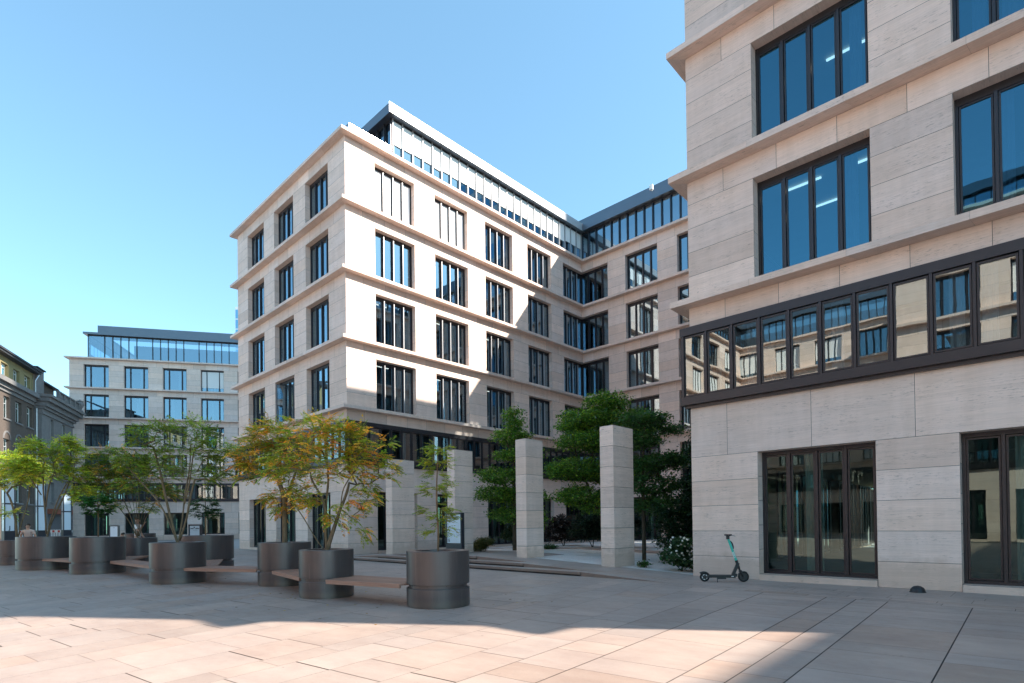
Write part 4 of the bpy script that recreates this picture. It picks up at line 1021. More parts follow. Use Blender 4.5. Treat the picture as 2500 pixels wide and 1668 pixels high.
broad_tree(35, (-7.75, 15.35), .05, [[(0, 0, 0), (.1, 0, .3), (.2, 0, .7)], [(0, 0, 0), (-.3, 0, .3), (-.4, 0, .55)]],
    [(.05, 0, .75, .32, .35, .2, .9), (-.2, 0, .45, .38, .35, .22, 1.0), (.15, 0, .3, .35, .3, .2, .8)], 85, (.045, .10, .04),
    'low bush with white blossoms at the corner of the right building', 12, .02, ll=.10, lw=.04, spread=.08, cat='shrub', name='shrub', flowers=.42)
broad_tree(36, (-17.1, 16.0), .34, [[(0, 0, 0), (.1, 0, .3)], [(0, 0, 0), (-.2, 0, .3)]], [(.12, 0, .38, .38, .35, .18, 1), (-.18, 0, .2, .38, .35, .12, 1)], 70, (.10, .11, .03),
    'small rounded olive green shrub right of the pillar with the sign', 26, .02, ll=.07, lw=.018, spread=.07, flat=.8, cat='shrub', name='shrub', light=(.16, .15, .04))
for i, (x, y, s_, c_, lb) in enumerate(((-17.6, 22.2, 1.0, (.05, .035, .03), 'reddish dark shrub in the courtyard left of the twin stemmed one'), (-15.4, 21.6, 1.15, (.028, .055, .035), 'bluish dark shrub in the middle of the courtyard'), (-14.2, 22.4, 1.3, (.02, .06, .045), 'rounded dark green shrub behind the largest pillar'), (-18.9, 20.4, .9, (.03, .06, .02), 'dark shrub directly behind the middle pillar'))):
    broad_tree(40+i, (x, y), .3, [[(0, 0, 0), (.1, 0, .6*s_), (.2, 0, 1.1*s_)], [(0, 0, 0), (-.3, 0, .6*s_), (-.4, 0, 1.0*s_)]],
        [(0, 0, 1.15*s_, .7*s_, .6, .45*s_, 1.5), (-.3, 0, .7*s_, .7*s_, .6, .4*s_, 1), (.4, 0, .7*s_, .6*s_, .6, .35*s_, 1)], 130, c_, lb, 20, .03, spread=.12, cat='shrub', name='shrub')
for i, (x, y, lb) in enumerate(((-16.0, 18.9, 'low ground plant on the gravel behind the third pillar'), (-9.0, 15.3, 'tiny leafy plant beside the foot of the largest pillar'), (-17.5, 19.5, 'low ground plant beside the courtyard path'))):
    broad_tree(50+i, (x, y), hgt(x, y), [[(0, 0, 0), (.05, 0, .12)]], [(0, 0, .1, .12 if i == 1 else .5, .3, .08, 1)], 12 if i == 1 else 40, (.05, .12, .03), lb, 10, .008, ll=.07, lw=.025, spread=.06, cat='plant', name='plant')
# ------------------------------------------------------------------ text helper
def text_mesh(body, size, mat, name='lettering', align='LEFT', bold=0.0, sx=1.0):
    cu = bpy.data.curves.new(name, 'FONT'); cu.body = body; cu.size = size; cu.align_x = align; cu.extrude = .001; cu.offset = bold
    ob = bpy.data.objects.new(name, cu); dg = bpy.context.evaluated_depsgraph_get(); COL.objects.link(ob); dg.update()
    me = bpy.data.meshes.new_from_object(ob.evaluated_get(dg)); me.name = name; COL.objects.unlink(ob); bpy.data.objects.remove(ob)
    me.materials.clear(); me.materials.append(mat)
    for v in me.vertices: v.co.x *= sx
    o = bpy.data.objects.new(name, me); COL.objects.link(o); return o
def sign(x, y, z0, w, h, ang, label, kind=0):
    """totem sign; ang = direction its face looks to"""
    o = empty('totem_sign', (x, y, z0), label, 'sign', 'dark framed building signs'); o.rotation_euler = (0, 0, ang)
    f = MB(); d = .16; b = .05; hb = .48
    f.box((0, 0, hb/2), (w, d, hb)); f.box((-w/2+b/2, 0, (hb+h)/2), (b, d, h-hb)); f.box((w/2-b/2, 0, (hb+h)/2), (b, d, h-hb)); f.box((0, 0, h-b/2), (w-2*b, d, b)); f.box((0, 0, (hb+h-b)/2), (w-2*b, .05, h-hb-b))
    p = f.build('sign_frame', M['sign_frame'], bevel=.004); p.parent = o
    g = MB(); g.box((0, -d/2+.03, (hb+.03+h-b)/2), (w-2*b-.012, .02, h-hb-b-.04)); p = g.build('sign_face', M['sign_white']); p.parent = o
    def put(t, px, pz):
        t.parent = o; t.rotation_euler = (pi/2, 0, 0); t.location = (px, -d/2+.017, pz)
    if kind in (0, 1):
        W_ = w-2*b
        put(text_mesh('main', .088*w/.62, M['ink'], bold=.0035, sx=.86), -W_/2+.03, h-.21); put(text_mesh('B', .17*w/.62, M['ink'], bold=.006, sx=.8), -W_/2+.03+.163*w/.62, h-.215); put(text_mesh('uilding', .088*w/.62, M['ink'], bold=.0035, sx=.86), -W_/2+.03+.252*w/.62, h-.21)
        put(text_mesh('TAUNUSANLAGE', .026, M['ink']), -W_/2+.15, h-.27)
    if kind == 0:
        for k, t in enumerate(('mainBuilding Taunus', 'Foyer', 'Empfang  Besucher', 'Büro  Verwaltung', 'Anlieferung  Hof')):
            put(text_mesh(t, .032, M['ink'], align='RIGHT'), w/2-b-.02, hb+.56-.062*k)
        put(text_mesh('16', .19, M['ink'], bold=.003, sx=.8), -w/2+b+.02, hb+.08)
    if kind == 2:
        e = MB(); cz = hb+.33
        for k in range(24):
            a0, a1 = 2*pi*k/24, 2*pi*(k+1)/24; R = .115; r = .085
            e.quad((R*cos(a0), -d/2+.015, cz+R*sin(a0)), (R*cos(a1), -d/2+.015, cz+R*sin(a1)), (r*cos(a1), -d/2+.015, cz+r*sin(a1)), (r*cos(a0), -d/2+.015, cz+r*sin(a0)))
        for s_ in (-1, 1):
            e.face([(s_*.21, -d/2+.0145, cz), (s_*.09, -d/2+.0145, cz-.07), (s_*.09, -d/2+.0145, cz+.07)][::(1 if s_ < 0 else -1)])
        e.face([(-.05, -d/2+.0147, cz-.05), (.05, -d/2+.0147, cz-.05), (.05, -d/2+.0147, cz+.05), (-.05, -d/2+.0147, cz+.05)])
        q = e.build('emblem', M['ink']); q.parent = o; put(text_mesh('MAIN', .05, M['ink'], align='CENTER'), 0, h-.16)
    return o
sign(-16.55, 14.1, .25, .92, 1.68, 0.0, 'dark framed totem sign reading mainBuilding and 16 in front of a pillar', 0)
sign(-41.07, 7.78, 0, .56, 1.67, pi*.25, 'small framed sign with a round emblem beside the man in the white shirt', 2)
sign(-28.66, 8.56, 0, .56, 1.63, pi*.25, 'small framed sign behind the tall sapling planter left of the main building', 1)

# ------------------------------------------------------------------ scooter
def wheel(mbt, mbr, c, r, w):
    n = 36; prof = [(r-.034, -w/2), (r-.012, -w/2), (r, -w*.25), (r, w*.25), (r-.012, w/2), (r-.034, w/2)]
    for k in range(n):
        a0, a1 = 2*pi*k/n, 2*pi*(k+1)/n
        for (ra, ya), (rb, yb) in zip(prof[:-1], prof[1:]):
            q = lambda rr, yy, a: (c[0]+rr*cos(a), c[1]+yy, c[2]+rr*sin(a))
            mbt.quad(q(ra, ya, a0), q(ra, ya, a1), q(rb, yb, a1), q(rb, yb, a0))
    mbr.cyl((c[0], c[1]-w*.36, c[2]), (c[0], c[1]+w*.36, c[2]), r-.033, n=30); mbr.cyl((c[0], c[1]-w*.55, c[2]), (c[0], c[1]+w*.55, c[2]), .034, n=16)
th = atan2(.51, .76)
sc = empty('e_scooter', (-6.11, 13.30, 0), 'teal and black electric kick scooter parked at the wall of the right building', 'scooter', rz=th)
def sp(mb, name, mat, par=None, **k):
    o = mb.build(name, mat, None, **k); o.parent = par or sc; return o
wb = .915; rw, fw = .116, .127
t = MB(); r_ = MB(); wheel(t, r_, (0, 0, rw), rw, .052); w = sp(t, 'wheel', M['rubber']); sp(r_, 'rim', M['black'], w)
rm = MB()
for k in range(5):
    a = 2*pi*k/5+.4; a2 = a+.75
    for m_ in range(4):
        b0, b1 = a+(a2-a)*m_/4, a+(a2-a)*(m_+1)/4
        rm.quad((.066*cos(b0), -.0205, rw+.066*sin(b0)), (.066*cos(b1), -.0205, rw+.066*sin(b1)), (.052*cos(b1), -.0205, rw+.052*sin(b1)), (.052*cos(b0), -.0205, rw+.052*sin(b0)))
sp(rm, 'rim_reflector', M['white_paint'], w)
t = MB(); r_ = MB(); wheel(t, r_, (wb, 0, fw), fw, .055); w2 = sp(t, 'wheel', M['rubber']); sp(r_, 'rim', M['black'], w2)
d = MB(); d.box((.40, 0, .135), (.64, .155, .062)); d.box((.40, 0, .169), (.60, .14, .006)); d.box((.06, 0, .12), (.16, .075, .035)); sp(d, 'deck', M['black'], bevel=.008)
d = MB(); d.box((.645, -.079, .14), (.055, .004, .018)); sp(d, 'deck_sticker', M['white_paint'])
d = MB(); d.box((.40, 0, .085), (.20, .11, .035)); sp(d, 'battery_box', M['frame'], bevel=.006)
d = MB()
ang = atan2(.458-.17, .79-.67)
ax1 = (Vector((cos(ang), 0, sin(ang))), Vector((0, 1, 0)), Vector((-sin(ang), 0, cos(ang))))
d.box((.725, 0, .30), (.36, .075, .068), ax=ax1); d.box((.70, 0, .165), (.12, .10, .07)); sp(d, 'neck', M['black'], bevel=.01)
top = Vector((.572, 0, 1.06)); bot = Vector((.752, 0, .52)); dirv = (bot-top).normalized()
d = MB(); d.cyl(bot+dirv*-.01, bot+dirv*.20, .036, .030, 18); d.cyl(bot+dirv*.2, bot+dirv*.27, .022, .022, 14); sp(d, 'steering_tube', M['black'], smooth=True, auto=40)
fk = bot+dirv*.27
d = MB()
d.box((fk.x+.005, 0, fk.z), (.06, .09, .05))
for s_ in (-1, 1):
    d.tube([(fk.x+.005, s_*.038, fk.z), (fk.x+.035, s_*.042, fk.z-.06), (wb-.012, s_*.044, fw+.01)], [.017, .017, .014], 8)
d.cyl((wb, -.055, fw), (wb, .055, fw), .014, n=10); sp(d, 'fork', M['black'])
d = MB(); d.cyl(bot, top, .031, .029, 22); sp(d, 'stem', M['teal'], smooth=True, auto=40)
tx = text_mesh('TIER', .085, M['white_paint'], bold=.002); tx.parent = sc
ex = -dirv; ey = Vector((0, -1, 0)); nz_ = ex.cross(Vector((0, 0, 0))) if False else None
xa = (top-bot).normalized(); za = Vector((0, -1, 0)); ya = za.cross(xa)
pos_ = bot+xa*.07+za*.0305-ya*.022
tx.matrix_local = Matrix(((xa.x, ya.x, za.x, pos_.x), (xa.y, ya.y, za.y, pos_.y), (xa.z, ya.z, za.z, pos_.z), (0, 0, 0, 1)))
d = MB(); d.tube([top+dirv*.06+Vector((.028, 0, .0)), top+dirv*.12+Vector((.052, 0, 0)), top+dirv*.2+Vector((.05, 0, 0)), top+dirv*.26+Vector((.03, 0, 0))], .017, 8); sp(d, 'lock_cable', M['black'])
d = MB(); d.box((.562, 0, 1.11), (.07, .075, .12)); d.box((.585, 0, 1.155), (.13, .09, .038)); sp(d, 'head_unit', M['black'], bevel=.008)
d = MB(); d.tube([(.555, -.26, 1.15), (.575, -.13, 1.158), (.58, 0, 1.155), (.575, .13, 1.158), (.555, .26, 1.15)], .014, 8); d.cyl((.552, -.285, 1.149), (.562, -.17, 1.153), .019, n=12); d.cyl((.552, .285, 1.149), (.562, .17, 1.153), .019, n=12); sp(d, 'handlebar', M['rubber'])
d = MB(); d.tube([(.60, .13, 1.15), (.65, .17, 1.14), (.69, .24, 1.13)], .006, 6); d.tube([(.60, -.13, 1.15), (.65, -.16, 1.14), (.70, -.20, 1.13)], .006, 6); sp(d, 'brake_lever', M['black'])
for (c0, rr, a0, a1, nm) in (((0, 0, rw), rw+.016, .35, 2.45, 'mudguard'), ((wb, 0, fw), rw+.022, .9, 2.9, 'mudguard')):
    d = MB(); n = 12
    for k in range(n):
        b0, b1 = a0+(a1-a0)*k/n, a0+(a1-a0)*(k+1)/n; g_ = (.030*(k/n)**3 if c0[0] == 0 else 0); g1_ = (.030*((k+1)/n)**3 if c0[0] == 0 else 0)
        q = lambda rr_, yy, a: (c0[0]+rr_*cos(a), yy, c0[2]+rr_*sin(a))
        d.quad(q(rr+g_, -.036, b0), q(rr+g1_, -.036, b1), q(rr+g1_, .036, b1), q(rr+g_, .036, b0))
        d.quad(q(rr+g_-.004, .036, b0), q(rr+g1_-.004, .036, b1), q(rr+g1_-.004, -.036, b1), q(rr+g_-.004, -.036, b0))
        for s_ in (-1, 1): d.quad(q(rr+g_, s_*.036, b0), q(rr+g1_, s_*.036, b1), q(rr-.022, s_*.036, b1), q(rr-.022, s_*.036, b0))
    sp(d, nm, M['black'])
d = MB(); d.tube([(.29, -.05, .11), (.285, -.10, .05), (.28, -.12, .008)], .008, 6); d.box((.28, -.125, .006), (.03, .02, .01)); sp(d, 'kickstand', M['black'])

# ------------------------------------------------------------------ ground uplights
def uplight(x, y, z, r, lb):
    o = empty('ground_spotlight', (x, y, z), lb, 'lamp', 'half dome spotlights set on the ground')
    a = MB(); a.lathe((0, 0, 0), [(r*1.06, 0), (r*1.06, .012), (r, .014), (r*.92, r*.45), (r*.7, r*.75), (r*.4, r*.93), (.001, r)], 28); p = a.build('lamp_housing', M['black'], None, True, 35); p.parent = o
    b = MB(); b.box((0, -r*.86, r*.2), (r*.08, r*.2, r*.5)); p = b.build('lamp_rib', M['frame']); p.parent = o
uplight(-1.88, 13.95, 0, .135, 'black half dome spotlight on the paving at the foot of the right building')
uplight(-14.3, 16.3, H3(-14.3), .15, 'black half dome spotlight behind the middle pillar')

# ------------------------------------------------------------------ people
def skin_mesh(name, joints, edges, mat, parent, sub=2, root=0):
    me = bpy.data.meshes.new(name); bm = bmesh.new(); lay = bm.verts.layers.skin.verify()
    vs = [bm.verts.new(j[0]) for j in joints]
    for v, j in zip(vs, joints):
        r = j[1]; v[lay].radius = (r, r) if not hasattr(r, '__len__') else r
    vs[root][lay].use_root = True
    for e in edges: bm.edges.new((vs[e[0]], vs[e[1]]))
    bm.to_mesh(me); bm.free(); me.materials.append(mat)
    o = bpy.data.objects.new(name, me); COL.objects.link(o); o.parent = parent
    md = o.modifiers.new('skin', 'SKIN'); md.use_smooth_shade = True
    ms = o.modifiers.new('sub', 'SUBSURF'); ms.levels = sub; ms.render_levels = sub
    return o
def person(loc, rz, Ht, label, shirt, legs, armR, armL, hair, group=None, sleeve='short', lean=0.0, seated=False):
    o = empty('person', (loc[0], loc[1], loc[2]), label, 'person', group, rz=rz)
    s = Ht/1.75
    V = lambda x, y, z: (x*s, y*s, z*s)
    lx = lean
    hip = V(0, 0, .93); ch = V(0, lx*.6, 1.25); sh = V(0, lx, 1.42); nk = V(0, lx, 1.51); hd = V(0, lx-.01, 1.60); ht = V(0, lx-.015, 1.70)
    J = [(hip, (.135*s, .095*s)), (V(0, lx*.3, 1.08), (.115*s, .085*s)), (ch, (.135*s, .095*s)), (sh, (.105*s, .075*s)), (nk, .047*s), (hd, (.072*s, .085*s)), (ht, (.065*s, .078*s))]
    E = [(0, 1), (1, 2), (2, 3), (3, 4), (4, 5), (5, 6)]
    for sgn, arm in ((1, armR), (-1, armL)):
        b = len(J); J += [(V(sgn*.18, lx, 1.41), .052*s), (V(*arm[0]), .040*s), (V(*arm[1]), .027*s)]; E += [(3, b), (b, b+1), (b+1, b+2)]
        # hand: palm and five fingers
        w = Vector(arm[1]); f = (w-Vector(arm[0])).normalized(); sd = f.orthogonal().normalized(); J.append((V(*(w+f*.055)), (.030*s, .018*s))); E.append((b+2, b+3))
        for k, (off, ln) in enumerate(((-.026, .06), (-.009, .072), (.009, .068), (.026, .052))):
            q = len(J); p1 = w+f*.095+sd*off; p2 = w+f*(.095+ln)+sd*off*1.15+f.cross(sd)*.02; J += [(V(*p1), .008*s), (V(*p2), .0065*s)]; E += [(b+3, q), (q, q+1)]
        q = len(J); J += [(V(*(w+f*.05+sd*-.045)), .009*s), (V(*(w+f*.085+sd*-.06)), .008*s)]; E += [(b+2, q), (q, q+1)]
    for sgn in (1, -1):
        b = len(J); J += [(V(sgn*.09, 0, .88), .085*s), (V(sgn*.10, .02, .50), .055*s), (V(sgn*.10, -.01, .10), .038*s), (V(sgn*.11, .10, .035), .035*s)]; E += [(0, b), (b, b+1), (b+1, b+2), (b+2, b+3)]
    skin_mesh('body', J, E, M['skin'], o)
    # nose and ears
    a = MB(); a.lathe((0, (lx+.075)*s, 1.60*s), [(.018*s, -.02*s), (.014*s, .0), (.004*s, .028*s)], 8); 
    for sgn in (-1, 1): a.box((sgn*.075*s, (lx)*s, 1.605*s), (.014*s, .03*s, .055*s))
    p = a.build('face_detail', M['skin'], None, True); p.parent = o
    # shirt
    J2 = [(V(0, 0, .90), (.150*s, .112*s)), (V(0, lx*.3, 1.08), (.140*s, .108*s)), (ch, (.152*s, .112*s)), (V(0, lx, 1.43), (.118*s, .09*s))]; E2 = [(0, 1), (1, 2), (2, 3)]
    for sgn, arm in ((1, armR), (-1, armL)):
        b = len(J2); e_ = Vector(arm[0]); s0 = Vector((sgn*.18, lx, 1.41)); mid_ = s0.lerp(e_, .62)
        J2 += [(V(*s0), .068*s), (V(*mid_), .062*s)]; E2 += [(3, b), (b, b+1)]
    skin_mesh('shirt', J2, E2, M[shirt], o)
    J3 = [(V(0, 0, .94), (.142*s, .105*s))]; E3 = []
    for sgn in (1, -1):
        b = len(J3); J3 += [(V(sgn*.09, 0, .84), .098*s), (V(sgn*.10, .02, .50), .070*s), (V(sgn*.10, -.01, .12), .058*s)]; E3 += [(0, b), (b, b+1), (b+1, b+2)]
    skin_mesh('trousers', J3, E3, M[legs], o)
    J4 = [(V(0, lx-.035, 1.63), (.080*s, .078*s)), (V(0, lx-.03, 1.70), (.090*s, .096*s)), (V(0, lx-.005, 1.745), (.072*s, .085*s))]
    skin_mesh('hair', J4, [(0, 1), (1, 2)], M[hair], o)
    return o
person((-26.3, 5.75, .12), radians(-35), 1.82, 'man in white t shirt drinking behind the bushy tree planter', 'shirt', 'denim', ((.23, .14, 1.19), (.11, .24, 1.44)), ((-.26, .0, 1.14), (-.22, .14, .93)), 'hair')
person((-32.2, 3.0, 0), radians(-120), 1.76, 'person in pale pink top leaning forward at the far left planters', 'pink', 'denim', ((.30, .02, 1.20), (.20, .18, 1.02)), ((-.28, .08, 1.18), (-.2, .26, 1.0)), 'hair', lean=.10)
person((-23.9, 4.75, 0), radians(160), 1.34, 'dark haired head of a small person just above the rim of the wide planter', 'denim', 'denim', ((.24, .05, 1.17), (.16, .2, 1.0)), ((-.26, .0, 1.14), (-.22, .14, .93)), 'hair')

# ------------------------------------------------------------------ old building at the left edge
bq = Vector((-64.24, 4.12)); bd_ = (Vector((-78.41, 10.41))-bq).normalized(); bn = Vector((bd_.y, -bd_.x))
OB = empty('old_building', (bq.x, bq.y, 0), 'old grey brown city building with ochre attic storey and stone corner pavilion', 'building')
OA = (Vector((bd_.x, bd_.y, 0)), Vector((-bn.x, -bn.y, 0)), Vector((0, 0, 1)))
def OP(u, z, o=0.0): return (bq.x+bd_.x*u+bn.x*o, bq.y+bd_.y*u+bn.y*o, z)
def obox(mb, u0, u1, z0, z1, o0, o1, **k): mb.box(OP((u0+u1)/2, (z0+z1)/2, (o0+o1)/2), (u1-u0, abs(o1-o0), z1-z0), ax=OA, **k)
def oldwall(mb, u0, u1, z0, z1, o, holes):
    """front face rectangle with rectangular holes (grid split), plus reveals"""
    us = sorted({u0, u1} | {h[0] for h in holes} | {h[1] for h in holes}); zs = sorted({z0, z1} | {h[2] for h in holes} | {h[3] for h in holes})
    for a, b in zip(us[:-1], us[1:]):
        for c, d in zip(zs[:-1], zs[1:]):
            if any(h[0] <= a+1e-4 and h[1] >= b-1e-4 and h[2] <= c+1e-4 and h[3] >= d-1e-4 for h in holes): continue
            mb.quad(OP(a, c, o), OP(b, c, o), OP(b, d, o), OP(a, d, o))
    for (a, b, c, d) in holes:
        r = .3
        mb.quad(OP(a, c, o), OP(a, c, o-r), OP(a, d, o-r), OP(a, d, o)); mb.quad(OP(b, c, o-r), OP(b, c, o), OP(b, d, o), OP(b, d, o-r))
        mb.quad(OP(a, c, o), OP(b, c, o), OP(b, c, o-r), OP(a, c, o-r)); mb.quad(OP(a, d, o-r), OP(b, d, o-r), OP(b, d, o), OP(a, d, o))
def oldwin(u0, u1, z0, z1, o, mat='oldwhite', arch=False):
    w = MB(); t = .09; q = o-.24
    for (a, b, c, d) in ((u0, u0+t, z0, z1), (u1-t, u1, z0, z1), (u0+t, u1-t, z0, z0+t), (u0+t, u1-t, z1-t, z1), ((u0+u1)/2-.05, (u0+u1)/2+.05, z0+t, z1-t), (u0+t, u1-t, z0+(z1-z0)*.68, z0+(z1-z0)*.68+.07)): obox(w, a, b, c, d, q-.05, q+(.02 if a > u0 and b < u1 else .0))
    wo = keep(w.build('window', M[mat]), OB); g = MB(); g.quad(OP(u0, z0, q-.03), OP(u1, z0, q-.03), OP(u1, z1, q-.03), OP(u0, z1, q-.03)); gg = g.build('pane', M['glass_clear'])
    keep2(gg, wo)
    s = MB(); obox(s, u0-.1, u1+.1, z0-.14, z0, o-.2, o+.1); s2 = s.build('sill', M['oldstone']); keep2(s2, wo)
keep2 = keep
cols = [(-7.3, -6.1), (-4.8, -3.6), (-2.2, -1.0), (.62, 1.78), (2.95, 4.2), (5.35, 6.6)]
low = [(a, b, 11.2, 13.12) for a, b in cols]+[(a, b, 7.3, 9.4) for a, b in cols]+[(a, b, 3.9, 5.75) for a, b in cols]+[(a, b, .9, 2.9) for a, b in cols[:-1]]
wl = MB(); oldwall(wl, -9, 6.98, 0, 13.45, 0, low); keep(wl.build('wall', M['roughcast']), OB)
att = [(a, b, 14.85, 16.02) for a, b in ((-6.9, -5.5), (-4.4, -3.1), (-1.9, -.6), (.5, 1.83), (2.88, 4.14), (5.2, 6.45))]
wl = MB(); oldwall(wl, -9, 7.2, 14.5, 16.6, -.12, att); keep(wl.build('attic_wall', M['ochre']), OB)
for h in low+att: oldwin(h[0], h[1], h[2], h[3], 0 if h[2] < 14 else -.12)
# arched hoods over the round arched row
ah = MB()
for a, b in cols:
    c = (a+b)/2; R = (b-a)/2+.16; r = (b-a)/2
    for k in range(10):
        a0, a1 = pi*k/10, pi*(k+1)/10
        ah.quad(OP(c-R*cos(a0), 9.4+R*sin(a0), .05), OP(c-r*cos(a0), 9.4+r*sin(a0), .05), OP(c-r*cos(a1), 9.4+r*sin(a1), .05), OP(c-R*cos(a1), 9.4+R*sin(a1), .05))
        ah.quad(OP(c-R*cos(a1), 9.4+R*sin(a1), .05), OP(c-R*cos(a1), 9.4+R*sin(a1), 0), OP(c-R*cos(a0), 9.4+R*sin(a0), 0), OP(c-R*cos(a0), 9.4+R*sin(a0), .05))
keep(ah.build('arch_hood', M['oldstone']), OB)
cn = MB(); obox(cn, -9, 6.95, 13.45, 13.75, -.2, .12); obox(cn, -9, 6.95, 13.75, 14.1, -.2, .30); obox(cn, -9, 6.95, 14.1, 14.5, -.2, .62)
keep(cn.build('cornice', M['oldstone']), OB)
rf = MB(); obox(rf, -9, 7.4, 16.6, 16.78, -1.5, .45); obox(rf, -9, 7.4, 16.78, 16.95, -1.5, .55); 
rf.quad(OP(-9, 16.95, .5), OP(7.4, 16.95, .5), OP(7.4, 18.3, -5), OP(-9, 18.3, -5)); keep(rf.build('roof', M['oldroof']), OB)
pw = [(9.25, 10.05, 8.6, 12.6), (12.4, 13.3, 8.6, 12.6), (9.25, 10.05, 4.2, 6.2)]
wl = MB(); oldwall(wl, 7.0, 15.6, 0, 13.2, .6, pw); wl.quad(OP(7.0, 0, 0), OP(7.0, 0, .6), OP(7.0, 13.2, .6), OP(7.0, 13.2, 0)); wl.quad(OP(15.6, 0, .6), OP(15.6, 0, -8), OP(15.6, 13.2, -8), OP(15.6, 13.2, .6))
keep(wl.build('stone_pavilion', M['oldstone']), OB)
for h in pw: oldwin(h[0], h[1], h[2], h[3], .6)
cn = MB(); obox(cn, -9, 6.9, 6.5, 6.75, -.1, .14); keep(cn.build('string_course', M['oldstone']), OB)
cn = MB(); obox(cn, 7.0, 15.6+.1, 6.6, 6.95, -7, .75); keep(cn.build('string_course', M['oldstone']), OB)
cn = MB()
for (z0, z1, o) in ((12.75, 12.95, .72), (12.95, 13.25, .66), (13.25, 13.5, .85), (13.5, 13.95, 1.05), (13.95, 14.35, 1.35), (14.35, 14.62, 1.55)):
    obox(cn, 7.0-(o-.6)*.5, 15.6+(o-.6), z0, z1-.003, -7, o)
keep(cn.build('cornice', M['oldstone']), OB)
at2 = MB(); obox(at2, 7.3, 9.1, 14.6, 17.3, -2.2, .1); keep(at2.build('stair_turret', M['oldstone']), OB)
at2 = MB(); obox(at2, 7.15, 9.25, 17.3, 17.42, -2.35, .25); keep(at2.build('roof', M['oldroof']), OB)
at2 = MB(); obox(at2, 9.1, 13.0, 14.6, 16.3, -5, -.3); keep(at2.build('attic_wall', M['roughcast']), OB)
at2 = MB(); obox(at2, 9.1, 13.3, 16.3, 16.45, -5, 0.1); at2.quad(OP(9.1, 16.45, 0), OP(13.3, 16.45, 0), OP(12.3, 18.2, -4), OP(9.1, 18.2, -4)); keep(at2.build('roof', M['oldroof']), OB)
bl_ = MB(); obox(bl_, 9.3, 15.6, 15.42, 15.56, 1.0, 1.3); obox(bl_, 9.3, 15.6, 14.62, 14.78, 1.0, 1.3)
for u in (9.5, 11.0, 12.6, 14.1, 15.4): obox(bl_, u-.16, u+.16, 14.78, 15.42, 1.02, 1.28)
for k in range(44):
    u = 9.6+k*.135
    if min(abs(u-x) for x in (9.5, 11.0, 12.6, 14.1, 15.4)) < .2: continue
    bl_.cyl(OP(u, 14.78, 1.15), OP(u, 15.1, 1.15), .035, .055, 6, False); bl_.cyl(OP(u, 15.1, 1.15), OP(u, 15.42, 1.15), .055, .03, 6, False)
keep(bl_.build('balustrade', M['oldstone']), OB)
ur = MB(); c0 = OP(16.0, 14.62, 1.15); ur.lathe(c0, [(.3, 0), (.3, .2), (.16, .28), (.2, .4), (.36, .75), (.38, 1.0), (.3, 1.12), (.36, 1.2), (.36, 1.25), (.1, 1.35), (.001, 1.45)], 16); keep(ur.build('stone_urn', M['oldstone'], None, True, 40), OB)
dp = MB(); dp.tube([OP(7.35, 16.7, .35), OP(7.2, 16.5, .3), OP(6.85, 15.9, .15), OP(6.85, 14.6, .15)], .07, 8); dp.tube([OP(6.95, 13.4, .2), OP(6.95, 0, .2)], .07, 8); keep(dp.build('drain_pipe', M['steel']), OB)
pt2 = MB(); obox(pt2, 8.3, 13.4, 3.0, 3.5, .6, 1.2); keep(pt2.build('portal_canopy', M['copper']), OB)
pd = MB(); obox(pd, 8.6, 11.6, 0, 3.0, .5, .64); keep(pd.build('portal_door', M['dark']), OB)

# ------------------------------------------------------------------ glass steles
m, nt, out = newmat('stele_glass'); bsdf(nt, out, (.62, .72, .78, 1), .15, 0, .6); M['stele'] = m
def stele(x, y, H, w, label, mark=False):
    o = empty('display_column', (x, y, 0), label, 'display column', 'tall dark framed glass display columns'); a = atan2(y, x)+pi; o.rotation_euler = (0, 0, a+pi/2+radians(18))
    f = MB(); zb = 1.4; t = .06
    f.box((0, 0, zb/2), (w, w*.85, zb)); f.box((0, 0, H-.06), (w, w*.85, .12)); f.box((0, 0, zb+(H-zb)*.5), (w-.002, w*.85-.002, .09))
    for sx in (-1, 1):
        for sy in (-1, 1): f.box((sx*(w/2-t/2), sy*(w*.425-t/2), (zb+H-.12)/2), (t, t, H-.12-zb))
    p = f.build('column_frame', M['sign_frame']); p.parent = o
    g = MB()
    for z0, z1 in ((zb, zb+(H-zb)*.5-.045), (zb+(H-zb)*.5+.045, H-.12)): g.box((0, 0, (z0+z1)/2), (w-.03, w*.85-.03, z1-z0-.004))
    p = g.build('glass_panel', M['stele']); p.parent = o
    if mark:
        tx_ = text_mesh('J', .34, M['ink'], bold=.01, align='CENTER'); tx_.parent = o; tx_.rotation_euler = (pi/2, 0, 0); tx_.location = (0, -w*.425+.012, 1.5)
stele(-51.15, 3.68, 5.1, .60, 'glass display column at the left photo edge with a black mark near its foot', True)
stele(-54.78, 5.75, 5.05, .52, 'glass display column between the forked planter trees')
stele(-61.0, 8.12, 4.55, .60, 'glass display column at the left edge of the distant travertine block')

# fallen leaves
rf_ = random.Random(8); fl2 = MB()
for _ in range(420):
    k = rf_.choice(list(PL)); c, a, H = PL[k]; an = rf_.uniform(0, 2*pi); rr = a+abs(rf_.gauss(0, 1.1)); x, y = c.x+rr*cos(an), c.y+rr*sin(an)
    if y > 12: continue
    d = Vector((rf_.gauss(0, 1), rf_.gauss(0, 1), 0)).normalized(); leafblade(fl2, Vector((x, y, .006)), d, Vector((rf_.gauss(0, .3), rf_.gauss(0, .3), 1)), rf_.uniform(.04, .08), .014, rf_.choice([(.35, .2, .05), (.2, .12, .05), (.5, .35, .08), (.12, .08, .04)]))
tag(fl2.build('fallen_leaves', M['leaf']), 'small fallen leaves around the planters', kind='stuff')

